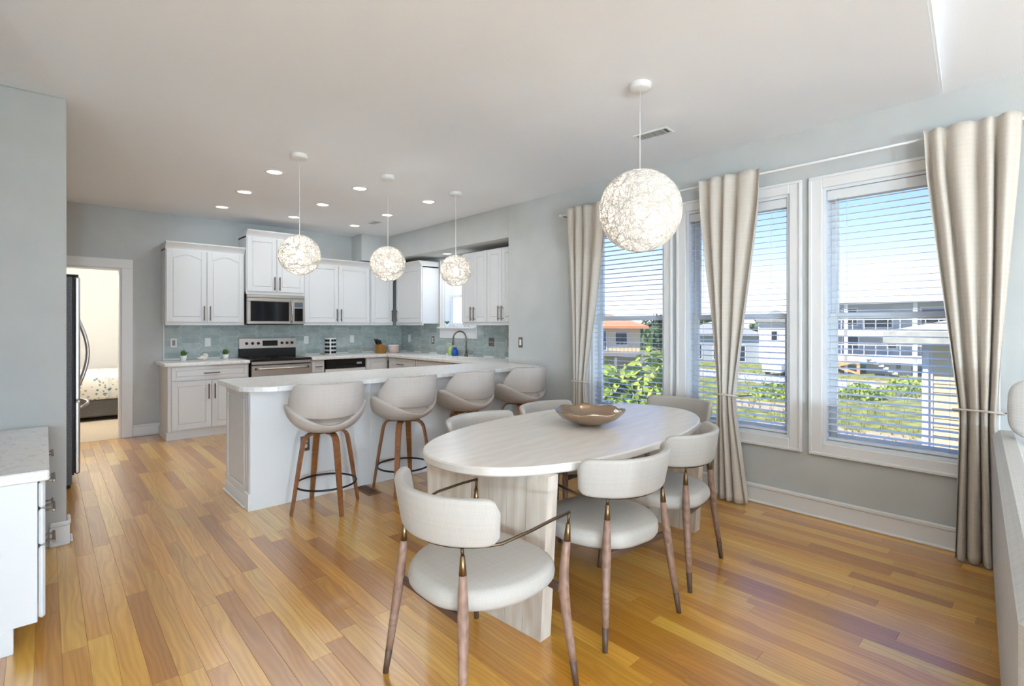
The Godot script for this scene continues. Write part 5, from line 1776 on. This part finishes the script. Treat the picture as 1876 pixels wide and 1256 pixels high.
	boxpart(o, "wall", Vector3(-7.5, 0, -7), Vector3(1.0, 3.1, 0), M.housegrey, 0.0)
	boxpart(o, "wing", Vector3(1.0, 0, -7), Vector3(4.2, 4.6, 0.8), M.housewhite, 0.0)
	gable(o, "roof", -8.0, 1.4, -7.5, 0.5, 3.2, 1.4, M.shingle)
	gable(o, "roof", 0.7, 4.6, -7.3, 1.2, 4.7, 1.2, M.shingle)
	house_windows(o, [[-6.5, 0.4, -4.9, 1.9], [-3.6, 0.4, -2.6, 1.9], [-1.6, 0.2, -0.4, 1.9]], 0.0)
	house_windows(o, [[2.2, 2.6, 2.7, 3.5]], 0.8)
	# parked car
	o = thing("car", "silver parked car on the road behind the middle curtain", "car", spot(1440, 43.0), -0.2)
	obj(prism(st(), PackedVector2Array([Vector2(-2.1, 0.3), Vector2(2.1, 0.3), Vector2(2.15, 0.75), Vector2(1.9, 0.9), Vector2(1.0, 0.98), Vector2(0.4, 1.42), Vector2(-1.2, 1.45), Vector2(-1.9, 0.98), Vector2(-2.15, 0.9)]), -0.85, 0.85, 0.08, FRONT), "body", M.car, o)
	for x in [-1.35, 1.35]:
		for z in [-0.8, 0.8]:
			var wh := obj(lathe(st(true), [Vector2(0.001, -0.1), Vector2(0.3, -0.1), Vector2(0.34, -0.06), Vector2(0.34, 0.06), Vector2(0.3, 0.1), Vector2(0.001, 0.1)], 20), "wheel", M.black, o)
			wh.transform = Transform3D(Basis(Vector3(1, 0, 0), PI / 2.0), Vector3(x, 0.34, z))
	for z in [-0.86, 0.86]:
		obj(prism(st(), PackedVector2Array([Vector2(-1.6, 0.98), Vector2(0.8, 1.0), Vector2(0.35, 1.35), Vector2(-1.15, 1.37)]), z - 0.005, z + 0.005, 0.0, FRONT), "window", M.winglass, o)
	# three-storey grey house with white decks
	o = thing("house", "grey three-storey house with white stacked decks", "house", spot(1618, 44), 0.0)
	o.rotation.y = atan2(-o.position.x, -o.position.z)
	boxpart(o, "wall", Vector3(-6.5, 1.5, -9), Vector3(5.5, 6.1, 0), M.housegrey, 0.0)
	boxpart(o, "ground_floor", Vector3(-1.2, 0, -9), Vector3(1.9, 1.5, 0.6), M.housewhite, 0.0)
	gable(o, "roof", -7.0, 6.0, -9.6, 2.4, 6.3, 0.9, M.housewhite)
	house_windows(o, [[0.3, 2.2, 0.9, 3.2], [-1.4, 4.0, 0.6, 4.8], [-4.8, 4.2, -3.9, 5.6], [-5.8, 2.1, -4.4, 3.2], [-2.9, 2.1, -1.8, 3.2], [2.6, 2.1, 4.8, 3.2], [2.6, 4.2, 4.8, 5.6], [-2.9, 4.2, -1.9, 5.6]], 0.0)
	house_windows(o, [[0.9, 0.5, 1.2, 1.2]], 0.6)
	for y in [1.5, 3.65]:
		boxpart(o, "deck", Vector3(-7.0, y - 0.45, 0), Vector3(6.0, y + 0.1, 2.0), M.housewhite, 0.0)
		railing(o, -7.0, 6.0, y, 1.95, 16, M.housewhite)
	for x in [-6.9, -2.6, 2.1, 5.9]:
		boxpart(o, "post", Vector3(x - 0.14, 0, 1.75), Vector3(x + 0.14, 6.1, 2.0), M.housewhite, 0.0)
	boxpart(o, "beam", Vector3(-5.2, 0.85, 2.05), Vector3(-1.6, 1.1, 2.3), M.lumber, 0.0)
	for x in [-5.1, -1.7]:
		boxpart(o, "brace_post", Vector3(x - 0.12, 0, 2.05), Vector3(x + 0.12, 1.1, 2.25), M.lumber, 0.0)
	for k in 2:
		var ya := 0.0 if k == 0 else 1.0
		var br := st()
		hexa(br, [Vector3(-5.0, ya, 2.26), Vector3(-1.8, 1.0 - ya, 2.26), Vector3(-1.8, 1.0 - ya, 2.34), Vector3(-5.0, ya, 2.34), Vector3(-5.0, ya + 0.2, 2.26), Vector3(-1.8, 1.2 - ya, 2.26), Vector3(-1.8, 1.2 - ya, 2.34), Vector3(-5.0, ya + 0.2, 2.34)])
		obj(br, "brace", M.lumber, o)
	for i in 7:
		boxpart(o, "step", Vector3(-1.2 + i * 0.3, 1.35 - i * 0.19, 2.0), Vector3(-0.85 + i * 0.3, 1.43 - i * 0.19, 3.4), M.housewhite, 0.0)
	# cream neighbour with lapped boards
	o = thing("house", "cream clapboard house corner with white trim close outside", "house", Vector3(11.4, GY, -1.70))
	boxpart(o, "wall", Vector3(0.03, 0, 0.05), Vector3(7, 3.95, 10), M.cream, 0.0)
	for i in 26:
		var y := 0.15 * i
		var bd := st()
		hexa(bd, [Vector3(0.0, y, 0.1), Vector3(0.03, y, 0.1), Vector3(0.03, y, 8.0), Vector3(0.0, y, 8.0), Vector3(0.018, y + 0.15, 0.1), Vector3(0.03, y + 0.15, 0.1), Vector3(0.03, y + 0.15, 8.0), Vector3(0.018, y + 0.15, 8.0)])
		obj(bd, "clapboard", M.cream, o)
	boxpart(o, "corner_board", Vector3(-0.02, 0, -0.02), Vector3(0.06, 3.9, 0.13), M.housewhite, 0.0)
	boxpart(o, "downspout", Vector3(-0.09, 0.1, 0.0), Vector3(-0.02, 3.75, 0.08), M.housewhite, 0.01)
	gable(o, "roof", -0.45, 7.5, -0.5, 10.5, 4.05, 1.0, M.paleroof)
